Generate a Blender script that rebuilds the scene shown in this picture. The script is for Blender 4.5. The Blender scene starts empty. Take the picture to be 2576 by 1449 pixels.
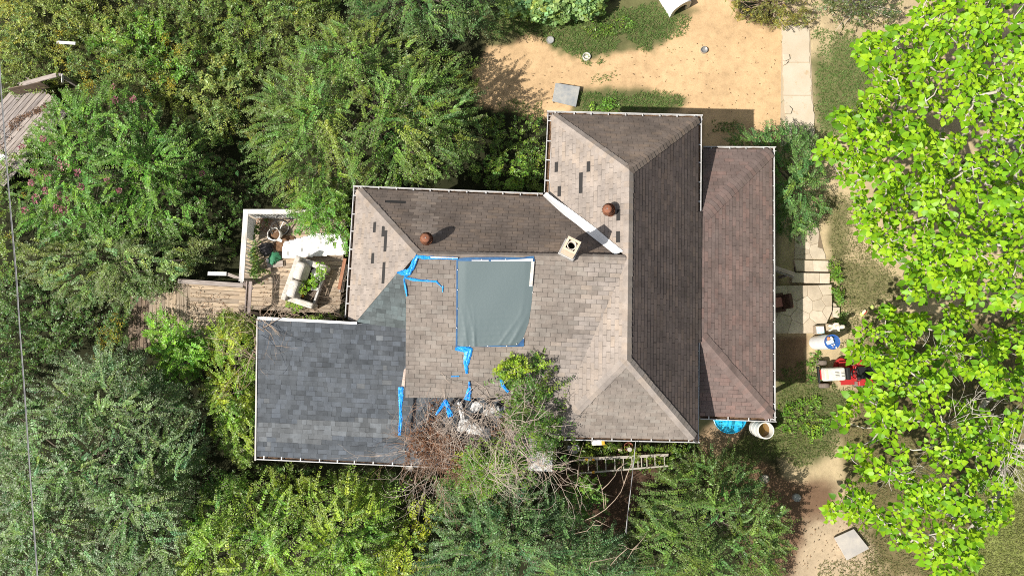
import bpy, bmesh, math, random
import numpy as np
from mathutils import Vector, Matrix
random.seed(7)
rng = np.random.default_rng(11)
SC = bpy.context.scene
COL = SC.collection
R = math.radians

# ------------------------------------------------------------------ camera, sky, sun, exposure
CAM_H, TILT = 24.0, R(5.8)
cd = bpy.data.cameras.new('camera'); cam = bpy.data.objects.new('camera', cd); COL.objects.link(cam)
cam.location = (0, 0, CAM_H); cam.rotation_euler = (TILT, 0, 0)
cd.lens = 24.0; cd.sensor_width = 36.0; cd.clip_start = 0.1; cd.clip_end = 2000
SC.camera = cam

SUN_EL, SUN_DIR = R(48.0), R(27.5)      # shadows fall towards SUN_DIR, measured from +X
sun_vec = Vector((-math.cos(SUN_EL)*math.cos(SUN_DIR), -math.cos(SUN_EL)*math.sin(SUN_DIR), math.sin(SUN_EL)))
W = bpy.data.worlds.new('World'); SC.world = W; W.use_nodes = True
wn = W.node_tree.nodes; wl = W.node_tree.links
sky = wn.new('ShaderNodeTexSky'); sky.sky_type = 'NISHITA'; sky.sun_disc = False
sky.sun_elevation = SUN_EL; sky.sun_rotation = math.atan2(sun_vec.x, sun_vec.y)
sky.air_density = 1.0; sky.dust_density = 1.5; sky.ozone_density = 1.0
bg = wn['Background']; bg.inputs[1].default_value = 0.085
hs = wn.new('ShaderNodeHueSaturation'); hs.inputs['Saturation'].default_value = .45      # sky colour desaturated, so shadows turn less blue
wl.new(sky.outputs[0], hs.inputs['Color']); wl.new(hs.outputs[0], bg.inputs[0])
sl = bpy.data.lights.new('sun', 'SUN'); so = bpy.data.objects.new('sun', sl); COL.objects.link(so)
sl.energy = 5.0; sl.angle = R(0.55); sl.color = (1.0, 0.945, 0.86)
so.rotation_euler = sun_vec.to_track_quat('Z', 'Y').to_euler(); so.location = sun_vec*60
SC.view_settings.view_transform = 'Standard'; SC.view_settings.look = 'None'
SC.view_settings.exposure = 0.45; SC.view_settings.gamma = 1.0
SC.view_settings.use_curve_mapping = False
SC.cycles.max_bounces = 6; SC.cycles.diffuse_bounces = 3; SC.cycles.transmission_bounces = 4
SC.cycles.use_denoising = False; SC.cycles.filter_width = 1.0

# ------------------------------------------------------------------ measuring: a point of the photo (2576 wide) at a known height
FP = 2576*24/36
_c, _s = math.cos(TILT), math.sin(TILT)
def ray(u, v):
    x, y, z = u-1288.0, 724.5-v, -FP
    return Vector((x, _c*y - _s*z, _s*y + _c*z))
def at(u, v, z=0.0):
    d = ray(u, v); k = (z-CAM_H)/d.z
    return Vector((d.x*k, d.y*k, z))
def at_np(u, v, z):
    x = u-1288.0; y = 724.5-v
    dy = _c*y + _s*FP; dz = _s*y - _c*FP
    k = (z-CAM_H)/dz
    return np.stack([x*k, dy*k, z*np.ones_like(x)], -1)
def proj_np(p):
    y = p[:,1]; z = p[:,2]-CAM_H
    cy = _c*y + _s*z; cz = -_s*y + _c*z
    return 1288.0 + FP*p[:,0]/(-cz), 724.5 - FP*cy/(-cz)
class Plane:
    def __init__(s, a, b, c):
        a, b, c = [Vector(q) if len(q) == 3 and isinstance(q, Vector) else at(*q) for q in (a, b, c)]
        n = (b-a).cross(c-a).normalized()
        if n.z < 0: n = -n
        s.n, s.p = n, a
        t = Vector((0,0,1)) - n*n.z
        s.t = t.normalized(); s.s = s.t.cross(n).normalized()
    def hit(s, u, v, off=0.0):
        d = ray(u, v); o = Vector((0,0,CAM_H))
        k = (s.p + s.n*off - o).dot(s.n)/d.dot(s.n)
        return o + d*k
    def to2(s, P): q = P - s.p; return (q.dot(s.s), q.dot(s.t))
    def to3(s, a, b, off=0.0): return s.p + s.s*a + s.t*b + s.n*off

# ------------------------------------------------------------------ noise for laying things out
def vnoise(x, y, sc, seed=0):
    g = np.random.default_rng(1000+seed).random((64, 64))
    X = np.asarray(x)/sc; Y = np.asarray(y)/sc
    i = np.floor(X).astype(int); j = np.floor(Y).astype(int); fx = X-i; fy = Y-j
    fx = fx*fx*(3-2*fx); fy = fy*fy*(3-2*fy)
    a = g[i % 64, j % 64]; b = g[(i+1) % 64, j % 64]; c = g[i % 64, (j+1) % 64]; d = g[(i+1) % 64, (j+1) % 64]
    return (a*(1-fx)+b*fx)*(1-fy) + (c*(1-fx)+d*fx)*fy
def inside(poly, u, v):
    r = np.zeros(len(u), bool); n = len(poly)
    for i in range(n):
        x1, y1 = poly[i]; x2, y2 = poly[(i+1) % n]
        if y1 == y2: continue
        c = ((y1 > v) != (y2 > v)) & (u < (x2-x1)*(v-y1)/(y2-y1)+x1)
        r ^= c
    return r
def edist(poly, u, v):
    d = np.full(len(u), 1e9); n = len(poly)
    for i in range(n):
        x1, y1 = poly[i]; x2, y2 = poly[(i+1) % n]
        dx, dy = x2-x1, y2-y1; L = dx*dx+dy*dy+1e-9
        t = np.clip(((u-x1)*dx+(v-y1)*dy)/L, 0, 1)
        d = np.minimum(d, np.hypot(u-x1-t*dx, v-y1-t*dy))
    return d
def sdist(poly, u, v):
    d = edist(poly, u, v); return np.where(inside(poly, u, v), d, -d)
def sample(poly, n, r=rng):
    P = np.array(poly, float); lo = P.min(0); hi = P.max(0)
    out = np.zeros((0, 2))
    while len(out) < n:
        q = lo + (hi-lo)*r.random((n*2+20, 2))
        q = q[inside(poly, q[:,0], q[:,1])]
        out = np.vstack([out, q])
    return out[:n]
def parea(poly):
    P = np.array(poly, float); x, y = P[:,0], P[:,1]
    return 0.5*abs(np.dot(x, np.roll(y, -1)) - np.dot(y, np.roll(x, -1)))

# ------------------------------------------------------------------ materials
def mat(name, base=(.5,.5,.5), rough=.8, metal=0.0, spec=.3):
    m = bpy.data.materials.new(name); m.use_nodes = True
    b = m.node_tree.nodes['Principled BSDF']
    b.inputs['Base Color'].default_value = (*base, 1); b.inputs['Roughness'].default_value = rough
    b.inputs['Metallic'].default_value = metal
    b.inputs['Specular IOR Level'].default_value = spec
    return m
class NT:
    def __init__(s, m): s.t = m.node_tree; s.b = s.t.nodes['Principled BSDF']
    def n(s, typ, **k):
        q = s.t.nodes.new(typ)
        for a, v in k.items():
            if a.startswith('i_'): q.inputs[a[2:].replace('_', ' ')].default_value = v
            else: setattr(q, a, v)
        return q
    def l(s, a, b): s.t.links.new(a, b)
    def math(s, op, a, b=0.0, c=None):
        q = s.n('ShaderNodeMath', operation=op)
        for i, x in enumerate((a, b, c)):
            if x is None: continue
            if hasattr(x, 'is_linked'): s.l(x, q.inputs[i])
            else: q.inputs[i].default_value = x
        return q.outputs[0]
    def ramp(s, f, stops):
        q = s.n('ShaderNodeValToRGB'); e = q.color_ramp.elements
        while len(e) < len(stops): e.new(0.5)
        for i, (p, c) in enumerate(stops):
            e[i].position = p; e[i].color = (*c, 1) if len(c) == 3 else c
        s.l(f, q.inputs[0]); return q.outputs[0]
    def mix(s, f, a, b, blend='MIX'):
        q = s.n('ShaderNodeMix', data_type='RGBA', blend_type=blend)
        for i, x in ((0, f), (6, a), (7, b)):
            if hasattr(x, 'is_linked'): s.l(x, q.inputs[i])
            else: q.inputs[i].default_value = (*x, 1) if isinstance(x, tuple) else x
        return q.outputs[2]
    def noise(s, vec, scale, detail=4, rough=.6):
        q = s.n('ShaderNodeTexNoise'); q.inputs['Scale'].default_value = scale
        q.inputs['Detail'].default_value = detail; q.inputs['Roughness'].default_value = rough
        if vec is not None: s.l(vec, q.inputs['Vector'])
        return q.outputs['Fac']
    def pos(s): return s.n('ShaderNodeNewGeometry').outputs['Position']
    def ocoord(s): return s.n('ShaderNodeTexCoord').outputs['Object']
    def rnd(s):
        g = s.n('ShaderNodeNewGeometry').outputs['Random Per Island']; o = s.n('ShaderNodeObjectInfo').outputs['Random']
        return s.math('FRACT', s.math('ADD', g, s.math('MULTIPLY', o, 7.31)))
    def bump(s, h, strength=.4, dist=.01):
        q = s.n('ShaderNodeBump'); q.inputs['Strength'].default_value = strength; q.inputs['Distance'].default_value = dist
        s.l(h, q.inputs['Height']); s.l(q.outputs[0], s.b.inputs['Normal'])
    def color(s, c): s.l(c, s.b.inputs['Base Color'])

def shingle_mat(name, base, stain, var=.22, stain_amt=.5, tint=(1.0,.95,.88)):
    m = mat(name, base, .95, spec=.15); t = NT(m); p = t.pos()
    r = t.rnd()
    dk = tuple(c*(1-var) for c in base); lt = tuple(c*(1+var)*k for c, k in zip(base, tint))
    c = t.ramp(r, [(0, dk), (.5, base), (1, lt)])
    n1 = t.noise(p, .55, 5, .65)
    f = t.ramp(n1, [(.40, (0,0,0)), (.66, (1,1,1))])
    c = t.mix(t.math('MULTIPLY', f, stain_amt), c, stain)
    n2 = t.noise(p, 2.3, 6, .7)
    f2 = t.ramp(n2, [(.35, (.78,.78,.78)), (.65, (1.15,1.15,1.15))])
    c = t.mix(1.0, c, f2, 'MULTIPLY')
    n3 = t.noise(p, 90, 2, .8)
    f3 = t.ramp(n3, [(.3, (.8,.8,.8)), (.7, (1.2,1.2,1.2))])
    c = t.mix(1.0, c, f3, 'MULTIPLY')
    t.color(c); t.bump(n3, .35, .004)
    return m
def wood_mat(name, c1, c2, dark=(.05,.04,.03), paint=None, pamt=.5):
    m = mat(name, c1, .9, spec=.15); t = NT(m); o = t.ocoord()
    mp = t.n('ShaderNodeMapping'); mp.inputs['Scale'].default_value = (1.2, 14, 14); t.l(o, mp.inputs[0])
    ad = t.n('ShaderNodeVectorMath', operation='ADD'); t.l(mp.outputs[0], ad.inputs[0])
    oi = t.n('ShaderNodeObjectInfo').outputs['Random']
    cx = t.n('ShaderNodeCombineXYZ'); t.l(t.math('MULTIPLY', oi, 40), cx.inputs[0]); t.l(t.math('MULTIPLY', oi, 90), cx.inputs[1]); t.l(cx.outputs[0], ad.inputs[1])
    g = t.noise(ad.outputs[0], 2.2, 6, .65)
    c = t.ramp(g, [(.25, dark), (.42, c1), (.7, c2)])
    r = t.rnd()
    c = t.mix(1.0, c, t.ramp(r, [(0, (.72,.72,.74)), (1, (1.18,1.14,1.08))]), 'MULTIPLY')
    if paint:
        n = t.noise(t.pos(), 3.5, 6, .75)
        c = t.mix(t.math('MULTIPLY', t.ramp(n, [(.46-.2*pamt, (1,1,1)), (.62, (0,0,0))]), 1.0), c, paint)
    t.color(c); t.bump(g, .5, .006)
    return m
def blotch_mat(name, c1, c2, scale=3.0, rough=.85, spec=.25, lo=.35, hi=.65, bump=.2, metal=0.0, c3=None, obj=True):
    m = mat(name, c1, rough, metal, spec); t = NT(m); p = t.ocoord() if obj else t.pos()
    n = t.noise(p, scale, 6, .65)
    c = t.ramp(n, [(lo, c1), (hi, c2)])
    if c3:
        n2 = t.noise(p, scale*2.7, 5, .7); c = t.mix(t.ramp(n2, [(.58, (0,0,0)), (.68, (1,1,1))]), c, c3)
    t.color(c); t.bump(t.noise(p, scale*8, 3), bump, .005)
    return m
def leaf_mat(name, attr=True, stops=None, trans=.35, rough=.5, spec=.35, tcol=None):
    m = mat(name, (.08,.14,.04), rough, spec=spec); t = NT(m)
    if attr:
        c = t.n('ShaderNodeVertexColor', layer_name='col').outputs[0]
    else:
        c = t.ramp(t.rnd(), stops)
    t.color(c)
    tr = t.n('ShaderNodeBsdfTranslucent')
    q = t.mix(1.0, c, tcol or (1.25, 1.25, .55), 'MULTIPLY'); t.l(q, tr.inputs[0])
    mx = t.n('ShaderNodeMixShader'); mx.inputs[0].default_value = trans
    t.l(t.b.outputs[0], mx.inputs[1]); t.l(tr.outputs[0], mx.inputs[2])
    t.l(mx.outputs[0], t.t.nodes['Material Output'].inputs[0])
    return m

M = {}
M['leaf'] = leaf_mat('leaf', spec=.38, rough=.42, trans=.32)
M['grass'] = leaf_mat('grass', trans=.25, rough=.6, spec=.2)
M['catalpa'] = leaf_mat('catalpa_leaf', trans=.28, rough=.45, spec=.3, tcol=(1.3,1.2,.4))
M['bark'] = blotch_mat('bark', (.10,.08,.06), (.21,.18,.145), 4.0, .95, .1)
M['bark_pale'] = blotch_mat('pale_bark', (.36,.32,.27), (.56,.52,.46), 5.0, .95, .1)
M['sapling'] = blotch_mat('sapling_bark', (.24,.18,.13), (.40,.32,.25), 4.0, .95, .1, obj=False)
M['twig_red'] = blotch_mat('red_twig', (.20,.11,.07), (.40,.26,.18), 3.0, .95, .1, obj=False)
M['vine'] = blotch_mat('vine_stem', (.33,.25,.19), (.60,.52,.45), 2.0, .95, .1, obj=False)
M['twig'] = blotch_mat('dry_twig', (.26,.18,.12), (.50,.40,.31), 3.0, .95, .1, obj=False)
M['sh_w'] = shingle_mat('shingles_west', (.325,.28,.245), (.235,.205,.187), .07, .55)  # base tone set per slope: palest west, darkest east
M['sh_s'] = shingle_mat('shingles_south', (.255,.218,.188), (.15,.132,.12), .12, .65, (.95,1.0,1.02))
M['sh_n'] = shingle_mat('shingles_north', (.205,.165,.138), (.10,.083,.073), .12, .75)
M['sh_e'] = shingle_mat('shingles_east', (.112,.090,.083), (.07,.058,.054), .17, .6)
M['sh_p'] = shingle_mat('shingles_porch', (.190,.140,.125), (.15,.12,.112), .13, .6, (1.05,.93,.9))
M['sh_g'] = shingle_mat('shingles_slate_grey', (.084,.094,.106), (.118,.127,.136), .27, .4, (.98,1.0,1.04))
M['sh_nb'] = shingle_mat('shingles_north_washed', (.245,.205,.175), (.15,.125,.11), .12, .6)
M['sh_sl'] = shingle_mat('shingles_dusty', (.30,.263,.235), (.23,.205,.188), .09, .5)
M['sh_gl'] = shingle_mat('shingles_grey_bleached', (.128,.137,.145), (.17,.18,.188), .25, .5, (.98,1.0,1.02))
M['sh_k'] = shingle_mat('shingles_blue_green', (.105,.125,.128), (.15,.16,.16), .35, .3, (.96,1.0,1.0))
M['deck_felt'] = mat('roof_felt', (.035,.033,.032), .95)
M['white'] = blotch_mat('white_paint', (.78,.78,.77), (.62,.61,.59), 2.0, .5, .4, obj=False)
M['gutter'] = blotch_mat('gutter_paint', (.60,.60,.595), (.42,.41,.40), 3.0, .5, .4, obj=False, c3=(.33,.31,.28))
M['membrane'] = blotch_mat('white_membrane', (.84,.84,.83), (.76,.75,.73), 1.5, .6, .3, obj=False)
M['litter'] = blotch_mat('dead_leaves', (.045,.03,.02), (.20,.12,.07), 14, .95, .1, obj=False)
M['siding'] = blotch_mat('siding', (.55,.53,.5), (.42,.40,.37), 1.2, .8, .2, obj=False)
M['chimney'] = blotch_mat('chimney_paint', (.56,.44,.31), (.66,.56,.44), 5, .85, .2, c3=(.45,.30,.2))
M['black'] = mat('hollow_black', (.006,.006,.006), .95, spec=.05)  # near-black colour imitating the shade inside hollow parts
M['clay'] = blotch_mat('flue_clay', (.72,.66,.58), (.58,.50,.42), 8, .9, .1)
M['rust'] = blotch_mat('rusty_metal', (.14,.05,.03), (.34,.15,.08), 9, .75, .3, metal=.2, c3=(.24,.13,.11), lo=.3, hi=.7)
M['steel'] = blotch_mat('steel', (.52,.52,.50), (.40,.39,.37), 6, .4, .5, metal=.7)
M['tarp'] = None
M['blue'] = blotch_mat('blue_tarp', (.012,.24,.72), (.03,.36,.86), 12, .4, .5, obj=False, bump=.5)
M['navy'] = blotch_mat('navy_tarp', (.015,.06,.16), (.03,.12,.26), 6, .5, .4, obj=False)
M['plank'] = wood_mat('weathered_plank', (.33,.26,.19), (.50,.42,.33))
M['plank_dk'] = wood_mat('dark_plank', (.16,.12,.09), (.27,.21,.16))
M['plank_grey'] = wood_mat('silver_plank', (.27,.235,.215), (.45,.41,.39), dark=(.08,.06,.055))
M['rail'] = wood_mat('peeling_rail', (.42,.40,.37), (.60,.58,.55), dark=(.16,.14,.12), paint=(.70,.69,.67), pamt=.45)
M['post'] = wood_mat('brown_rail', (.36,.29,.25), (.52,.44,.40))
M['orange_board'] = wood_mat('rusty_board', (.36,.17,.10), (.46,.25,.16), dark=(.22,.09,.05))
M['sofa'] = blotch_mat('mouldy_upholstery', (.64,.61,.55), (.44,.40,.35), 4.5, .9, .15, c3=(.30,.27,.23))
M['sofa_in'] = blotch_mat('rotten_padding', (.06,.05,.04), (.14,.11,.09), 6, .95, .1)
M['cloth_dk'] = blotch_mat('dark_cloth', (.03,.03,.035), (.10,.09,.09), 8, .95, .1)
M['green_bag'] = blotch_mat('green_sack', (.03,.15,.08), (.06,.24,.12), 7, .7, .3)
M['soil'] = blotch_mat('potting_soil', (.09,.05,.03), (.22,.13,.075), 14, .95, .1)
M['rubber'] = blotch_mat('rubber', (.03,.027,.025), (.09,.075,.065), 7, .9, .15)
M['tyre'] = blotch_mat('dusty_tyre', (.14,.115,.095), (.22,.18,.15), 9, .95, .1)
M['red'] = blotch_mat('red_paint', (.46,.022,.026), (.36,.03,.03), 6, .5, .4, c3=(.30,.06,.045))
M['cream'] = blotch_mat('cream_plastic', (.72,.69,.63), (.60,.57,.51), 4, .5, .4, c3=(.5,.46,.40))
M['seat'] = mat('black_vinyl', (.018,.018,.02), .4, spec=.5)
M['blue_lid'] = blotch_mat('blue_enamel', (.02,.08,.30), (.035,.13,.42), 5, .5, .4, c3=(.28,.13,.08))
M['paper'] = blotch_mat('printed_paper', (.72,.78,.80), (.30,.66,.76), 16, .7, .3, lo=.45, hi=.62)
M['terracotta'] = mat('terracotta', (.52,.24,.13), .9)
M['pebble'] = mat('pebble', (.78,.68,.60), .9)
M['statue'] = blotch_mat('plaster', (.74,.68,.55), (.60,.53,.42), 9, .9, .2)
M['pedestal'] = blotch_mat('pedestal_stone', (.60,.51,.37), (.52,.43,.31), 4, .9, .15)
M['flag'] = None
M['conc'] = blotch_mat('pale_concrete', (.50,.42,.315), (.56,.485,.385), 1.1, .95, .1, c3=(.46,.345,.22), obj=False)
M['slab'] = blotch_mat('grey_board', (.40,.39,.36), (.24,.26,.28), 3.2, .8, .25)
M['slab_lt'] = blotch_mat('pale_grey_board', (.47,.43,.38), (.36,.34,.32), 2.6, .8, .25)
M['galv'] = blotch_mat('galvanised', (.44,.43,.42), (.33,.32,.31), 8, .45, .5, metal=.4)
M['milk'] = blotch_mat('white_plastic', (.74,.73,.69), (.62,.60,.55), 4, .5, .4)
M['liquid'] = mat('stagnant_water', (.17,.10,.03), .1, spec=.5)
M['pool'] = blotch_mat('pool_blue', (.01,.33,.62), (.05,.52,.74), 6, .3, .5, lo=.4, hi=.6, bump=.6)
M['alu'] = blotch_mat('dull_aluminium', (.42,.38,.32), (.52,.48,.42), 6, .5, .4, metal=.3)
M['yellow'] = mat('yellow_plastic', (.68,.36,.04), .6)
M['tank'] = blotch_mat('white_enamel', (.88,.88,.87), (.80,.79,.77), 2, .35, .5)
M['cable'] = mat('cable', (.12,.12,.125), .6)
M['wire'] = mat('pale_wire', (.42,.42,.41), .5)
M['pinkf'] = leaf_mat('pink_petals', False, [(0, (.50,.16,.24)), (.5, (.62,.26,.33)), (1, (.55,.32,.30))], trans=.3, tcol=(1,.9,.9))
M['goldf'] = leaf_mat('golden_petals', False, [(0, (.42,.32,.03)), (.6, (.52,.42,.05)), (1, (.28,.27,.06))], trans=.3, tcol=(1,1,.6))
M['melon_red'] = mat('melon_flesh', (.60,.05,.03), .5)
M['melon_rind'] = blotch_mat('melon_rind', (.34,.46,.08), (.55,.62,.22), 12, .6, .3)
M['melon_white'] = mat('melon_pith', (.75,.68,.48), .7)
M['cloth_w'] = mat('white_cloth', (.78,.74,.74), .9)
M['sheet_old'] = blotch_mat('dirty_sheet', (.60,.60,.59), (.32,.31,.30), 7, .9, .1, obj=False)
M['brown_chair'] = blotch_mat('brown_leatherette', (.075,.04,.028), (.11,.06,.04), 4, .7, .3)
M['pinkish'] = mat('pink_fabric', (.45,.20,.15), .8)

m = mat('tarp_grey_green', (.10,.145,.145), .55, spec=.3); t = NT(m); p = t.pos()
wv = t.n('ShaderNodeTexWave', bands_direction='Y'); wv.inputs['Scale'].default_value = 22; wv.inputs['Distortion'].default_value = .6; t.l(p, wv.inputs[0])
c = t.mix(t.math('MULTIPLY', wv.outputs['Fac'], .10), (.108,.142,.148), (.14,.175,.178))
c = t.mix(t.math('MULTIPLY', t.noise(p, 1.2, 5), .35), c, (.085,.122,.13))
t.color(c); t.bump(t.noise(p, 14, 4), .25, .012); M['tarp'] = m

m = mat('flagstone', (.5,.43,.34), .92, spec=.15); t = NT(m); p = t.pos()
c = t.ramp(t.rnd(), [(0, (.46,.39,.30)), (.5, (.54,.47,.37)), (1, (.60,.52,.42))])
c = t.mix(1.0, c, t.ramp(t.noise(p, 3, 6, .7), [(.35, (.82,.80,.78)), (.65, (1.08,1.06,1.04))]), 'MULTIPLY')
t.color(c); t.bump(t.noise(p, 16, 5), .4, .01); M['flag'] = m

# ------------------------------------------------------------------ mesh helpers
def link(name, me, parent=None):
    o = bpy.data.objects.new(name, me); COL.objects.link(o)
    if parent is not None: o.parent = parent
    return o
def tag(o, label=None, cat=None, group=None, kind=None):
    if label: o['label'] = label
    if cat: o['category'] = cat
    if group: o['group'] = group
    if kind: o['kind'] = kind
    return o
def thing(name, label, cat, loc=(0,0,0), rz=0.0, group=None):
    o = bpy.data.objects.new(name, None); COL.objects.link(o)
    o.location = loc; o.rotation_euler = (0, 0, rz); o.empty_display_size = .2
    return tag(o, label, cat, group)
class MB:
    def __init__(s): s.v = []; s.f = []
    def add(s, vs, fs, X=None):
        b = len(s.v)
        for q in vs:
            q = Vector(q); s.v.append(tuple(X @ q) if X is not None else tuple(q))
        for f in fs: s.f.append([b+i for i in f])
        return s
    def box(s, c, d, X=None, rz=0.0, taper=1.0):
        x, y, z = [k/2 for k in d]; cr, sr = math.cos(rz), math.sin(rz)
        vs = []
        for dz in (-1, 1):
            k = taper if dz > 0 else 1.0
            for dx, dy in ((-1,-1),(1,-1),(1,1),(-1,1)):
                a, b = dx*x*k, dy*y*k
                vs.append((c[0]+a*cr-b*sr, c[1]+a*sr+b*cr, c[2]+dz*z))
        return s.add(vs, [(3,2,1,0),(4,5,6,7),(0,1,5,4),(1,2,6,5),(2,3,7,6),(3,0,4,7)], X)
    def prism(s, pts, z0, z1, X=None):
        n = len(pts)
        a = sum(pts[i][0]*pts[(i+1) % n][1]-pts[(i+1) % n][0]*pts[i][1] for i in range(n))
        if a < 0: pts = pts[::-1]
        vs = [(p[0], p[1], z0) for p in pts] + [(p[0], p[1], z1) for p in pts]
        return s.add(vs, [list(range(n))[::-1], list(range(n, 2*n))] + [(i, (i+1) % n, n+(i+1) % n, n+i) for i in range(n)], X)
    def slab(s, pts, nrm, th):                      # 3D polygon extruded down by th along nrm
        n = len(pts); nrm = Vector(nrm)
        vs = [Vector(p) for p in pts] + [Vector(p)-nrm*th for p in pts]
        fs = [list(range(n)), list(range(n, 2*n))[::-1]] + [(i, n+i, n+(i+1) % n, (i+1) % n) for i in range(n)]
        return s.add(vs, fs)
    def tube(s, path, r, n=6, cap=True, X=None):
        path = [Vector(p) for p in path]; m = len(path)
        rs = r if isinstance(r, (list, tuple)) else [r]*m
        vs = []; fs = []
        for i, p in enumerate(path):
            d = (path[min(i+1, m-1)]-path[max(i-1, 0)]).normalized()
            a = d.cross(Vector((0,0,1)))
            if a.length < 1e-3: a = Vector((1,0,0))
            a.normalize(); b = d.cross(a)
            for k in range(n):
                q = 2*math.pi*k/n; vs.append(p + (a*math.cos(q)+b*math.sin(q))*rs[i])
        for i in range(m-1):
            for k in range(n):
                fs.append((i*n+k, (i+1)*n+k, (i+1)*n+(k+1) % n, i*n+(k+1) % n))
        if cap: fs += [list(range(n)), list(range((m-1)*n, m*n))[::-1]]
        return s.add(vs, fs, X)
    def lathe(s, prof, n=24, c=(0,0,0), X=None, wob=0.0):
        vs = []; fs = []; m = len(prof)
        for i, (r, z) in enumerate(prof):
            for k in range(n):
                q = 2*math.pi*k/n; rr = r*(1+wob*math.sin(3*q+i)+wob*.6*math.sin(7*q+2*i))
                vs.append((c[0]+rr*math.cos(q), c[1]+rr*math.sin(q), c[2]+z))
        for i in range(m-1):
            for k in range(n):
                fs.append((i*n+k, i*n+(k+1) % n, (i+1)*n+(k+1) % n, (i+1)*n+k))
        if prof[-1][0] < .05: fs.append(list(range((m-1)*n, m*n)))
        return s.add(vs, fs, X)
    def blob(s, c, d, amp=.15, seed=0, n=14, m=9, X=None):
        r = random.Random(seed); ph = [r.uniform(0, 6.28) for _ in range(6)]
        vs = []; fs = []
        for i in range(m+1):
            th = math.pi*i/m
            for k in range(n):
                q = 2*math.pi*k/n
                w = 1+amp*(math.sin(2*q+ph[0]+th*2)+.7*math.sin(5*q+ph[1])*math.sin(th*3+ph[2])+.5*math.sin(9*q+ph[3]+th*4))
                vs.append((c[0]+d[0]/2*w*math.sin(th)*math.cos(q), c[1]+d[1]/2*w*math.sin(th)*math.sin(q), c[2]+d[2]/2*math.cos(th)*(1+.3*amp)))
        for i in range(m):
            for k in range(n): fs.append((i*n+k, (i+1)*n+k, (i+1)*n+(k+1) % n, i*n+(k+1) % n))
        return s.add(vs, fs, X)
    def build(s, name, m, parent=None, smooth=False, bevel=0.0, seg=2, center=False, loc=None, rot=None):
        me = bpy.data.meshes.new(name)
        v = s.v
        if center:
            a = np.array(v); cc = a.mean(0); v = [tuple(q) for q in a-cc]
        me.from_pydata(v, [], s.f); me.validate()
        if bevel > 0:
            b = bmesh.new(); b.from_mesh(me); bmesh.ops.remove_doubles(b, verts=b.verts, dist=1e-5)
            bmesh.ops.bevel(b, geom=[e for e in b.edges if e.is_manifold and e.calc_face_angle(0) > .5], offset=bevel, segments=seg, affect='EDGES', profile=.6, clamp_overlap=True)
            b.to_mesh(me); b.free()
        if smooth:
            me.polygons.foreach_set('use_smooth', [True]*len(me.polygons))
        me.materials.append(m)
        o = link(name, me, parent)
        if center: o.location = cc
        if loc is not None: o.location = loc
        if rot is not None: o.rotation_euler = rot
        return o
def np_mesh(name, V, F, m, parent=None, col=None, smooth=False):
    """V (n,3), F (k, 3|4) index arrays (or a list of them)"""
    Fs = F if isinstance(F, list) else [F]
    me = bpy.data.meshes.new(name)
    nl = sum(f.size for f in Fs); nf = sum(len(f) for f in Fs)
    me.vertices.add(len(V)); me.vertices.foreach_set('co', np.ascontiguousarray(V, np.float32).ravel())
    me.loops.add(nl); me.loops.foreach_set('vertex_index', np.concatenate([f.ravel() for f in Fs]).astype(np.int32))
    me.polygons.add(nf)
    tot = np.concatenate([np.full(len(f), f.shape[1]) for f in Fs]); st = np.concatenate([[0], np.cumsum(tot)[:-1]])
    me.polygons.foreach_set('loop_start', st.astype(np.int32))
    me.update(calc_edges=True)
    if col is not None:
        a = me.color_attributes.new('col', 'FLOAT_COLOR', 'POINT')
        c4 = np.ones((len(V), 4), np.float32); c4[:,:3] = col; a.data.foreach_set('color', c4.ravel())
    if smooth: me.polygons.foreach_set('use_smooth', np.ones(nf, bool))
    me.materials.append(m)
    return link(name, me, parent)
def stamp(tv, tf, P, X, Y, Z, S):
    """place template (k,3) at each P with axes X,Y,Z scaled by S (n,3)"""
    n = len(P); k = len(tv)
    V = P[:,None,:] + tv[None,:,0:1]*(X*S[:,0:1])[:,None,:] + tv[None,:,1:2]*(Y*S[:,1:2])[:,None,:] + tv[None,:,2:3]*(Z*S[:,2:3])[:,None,:]
    F = [f[None] + (np.arange(n)*k)[:,None,None] for f in tf]
    return V.reshape(-1, 3), [f.reshape(-1, f.shape[-1]) for f in F]
def unit(a): return a/(np.linalg.norm(a, axis=-1, keepdims=True)+1e-9)

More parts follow.
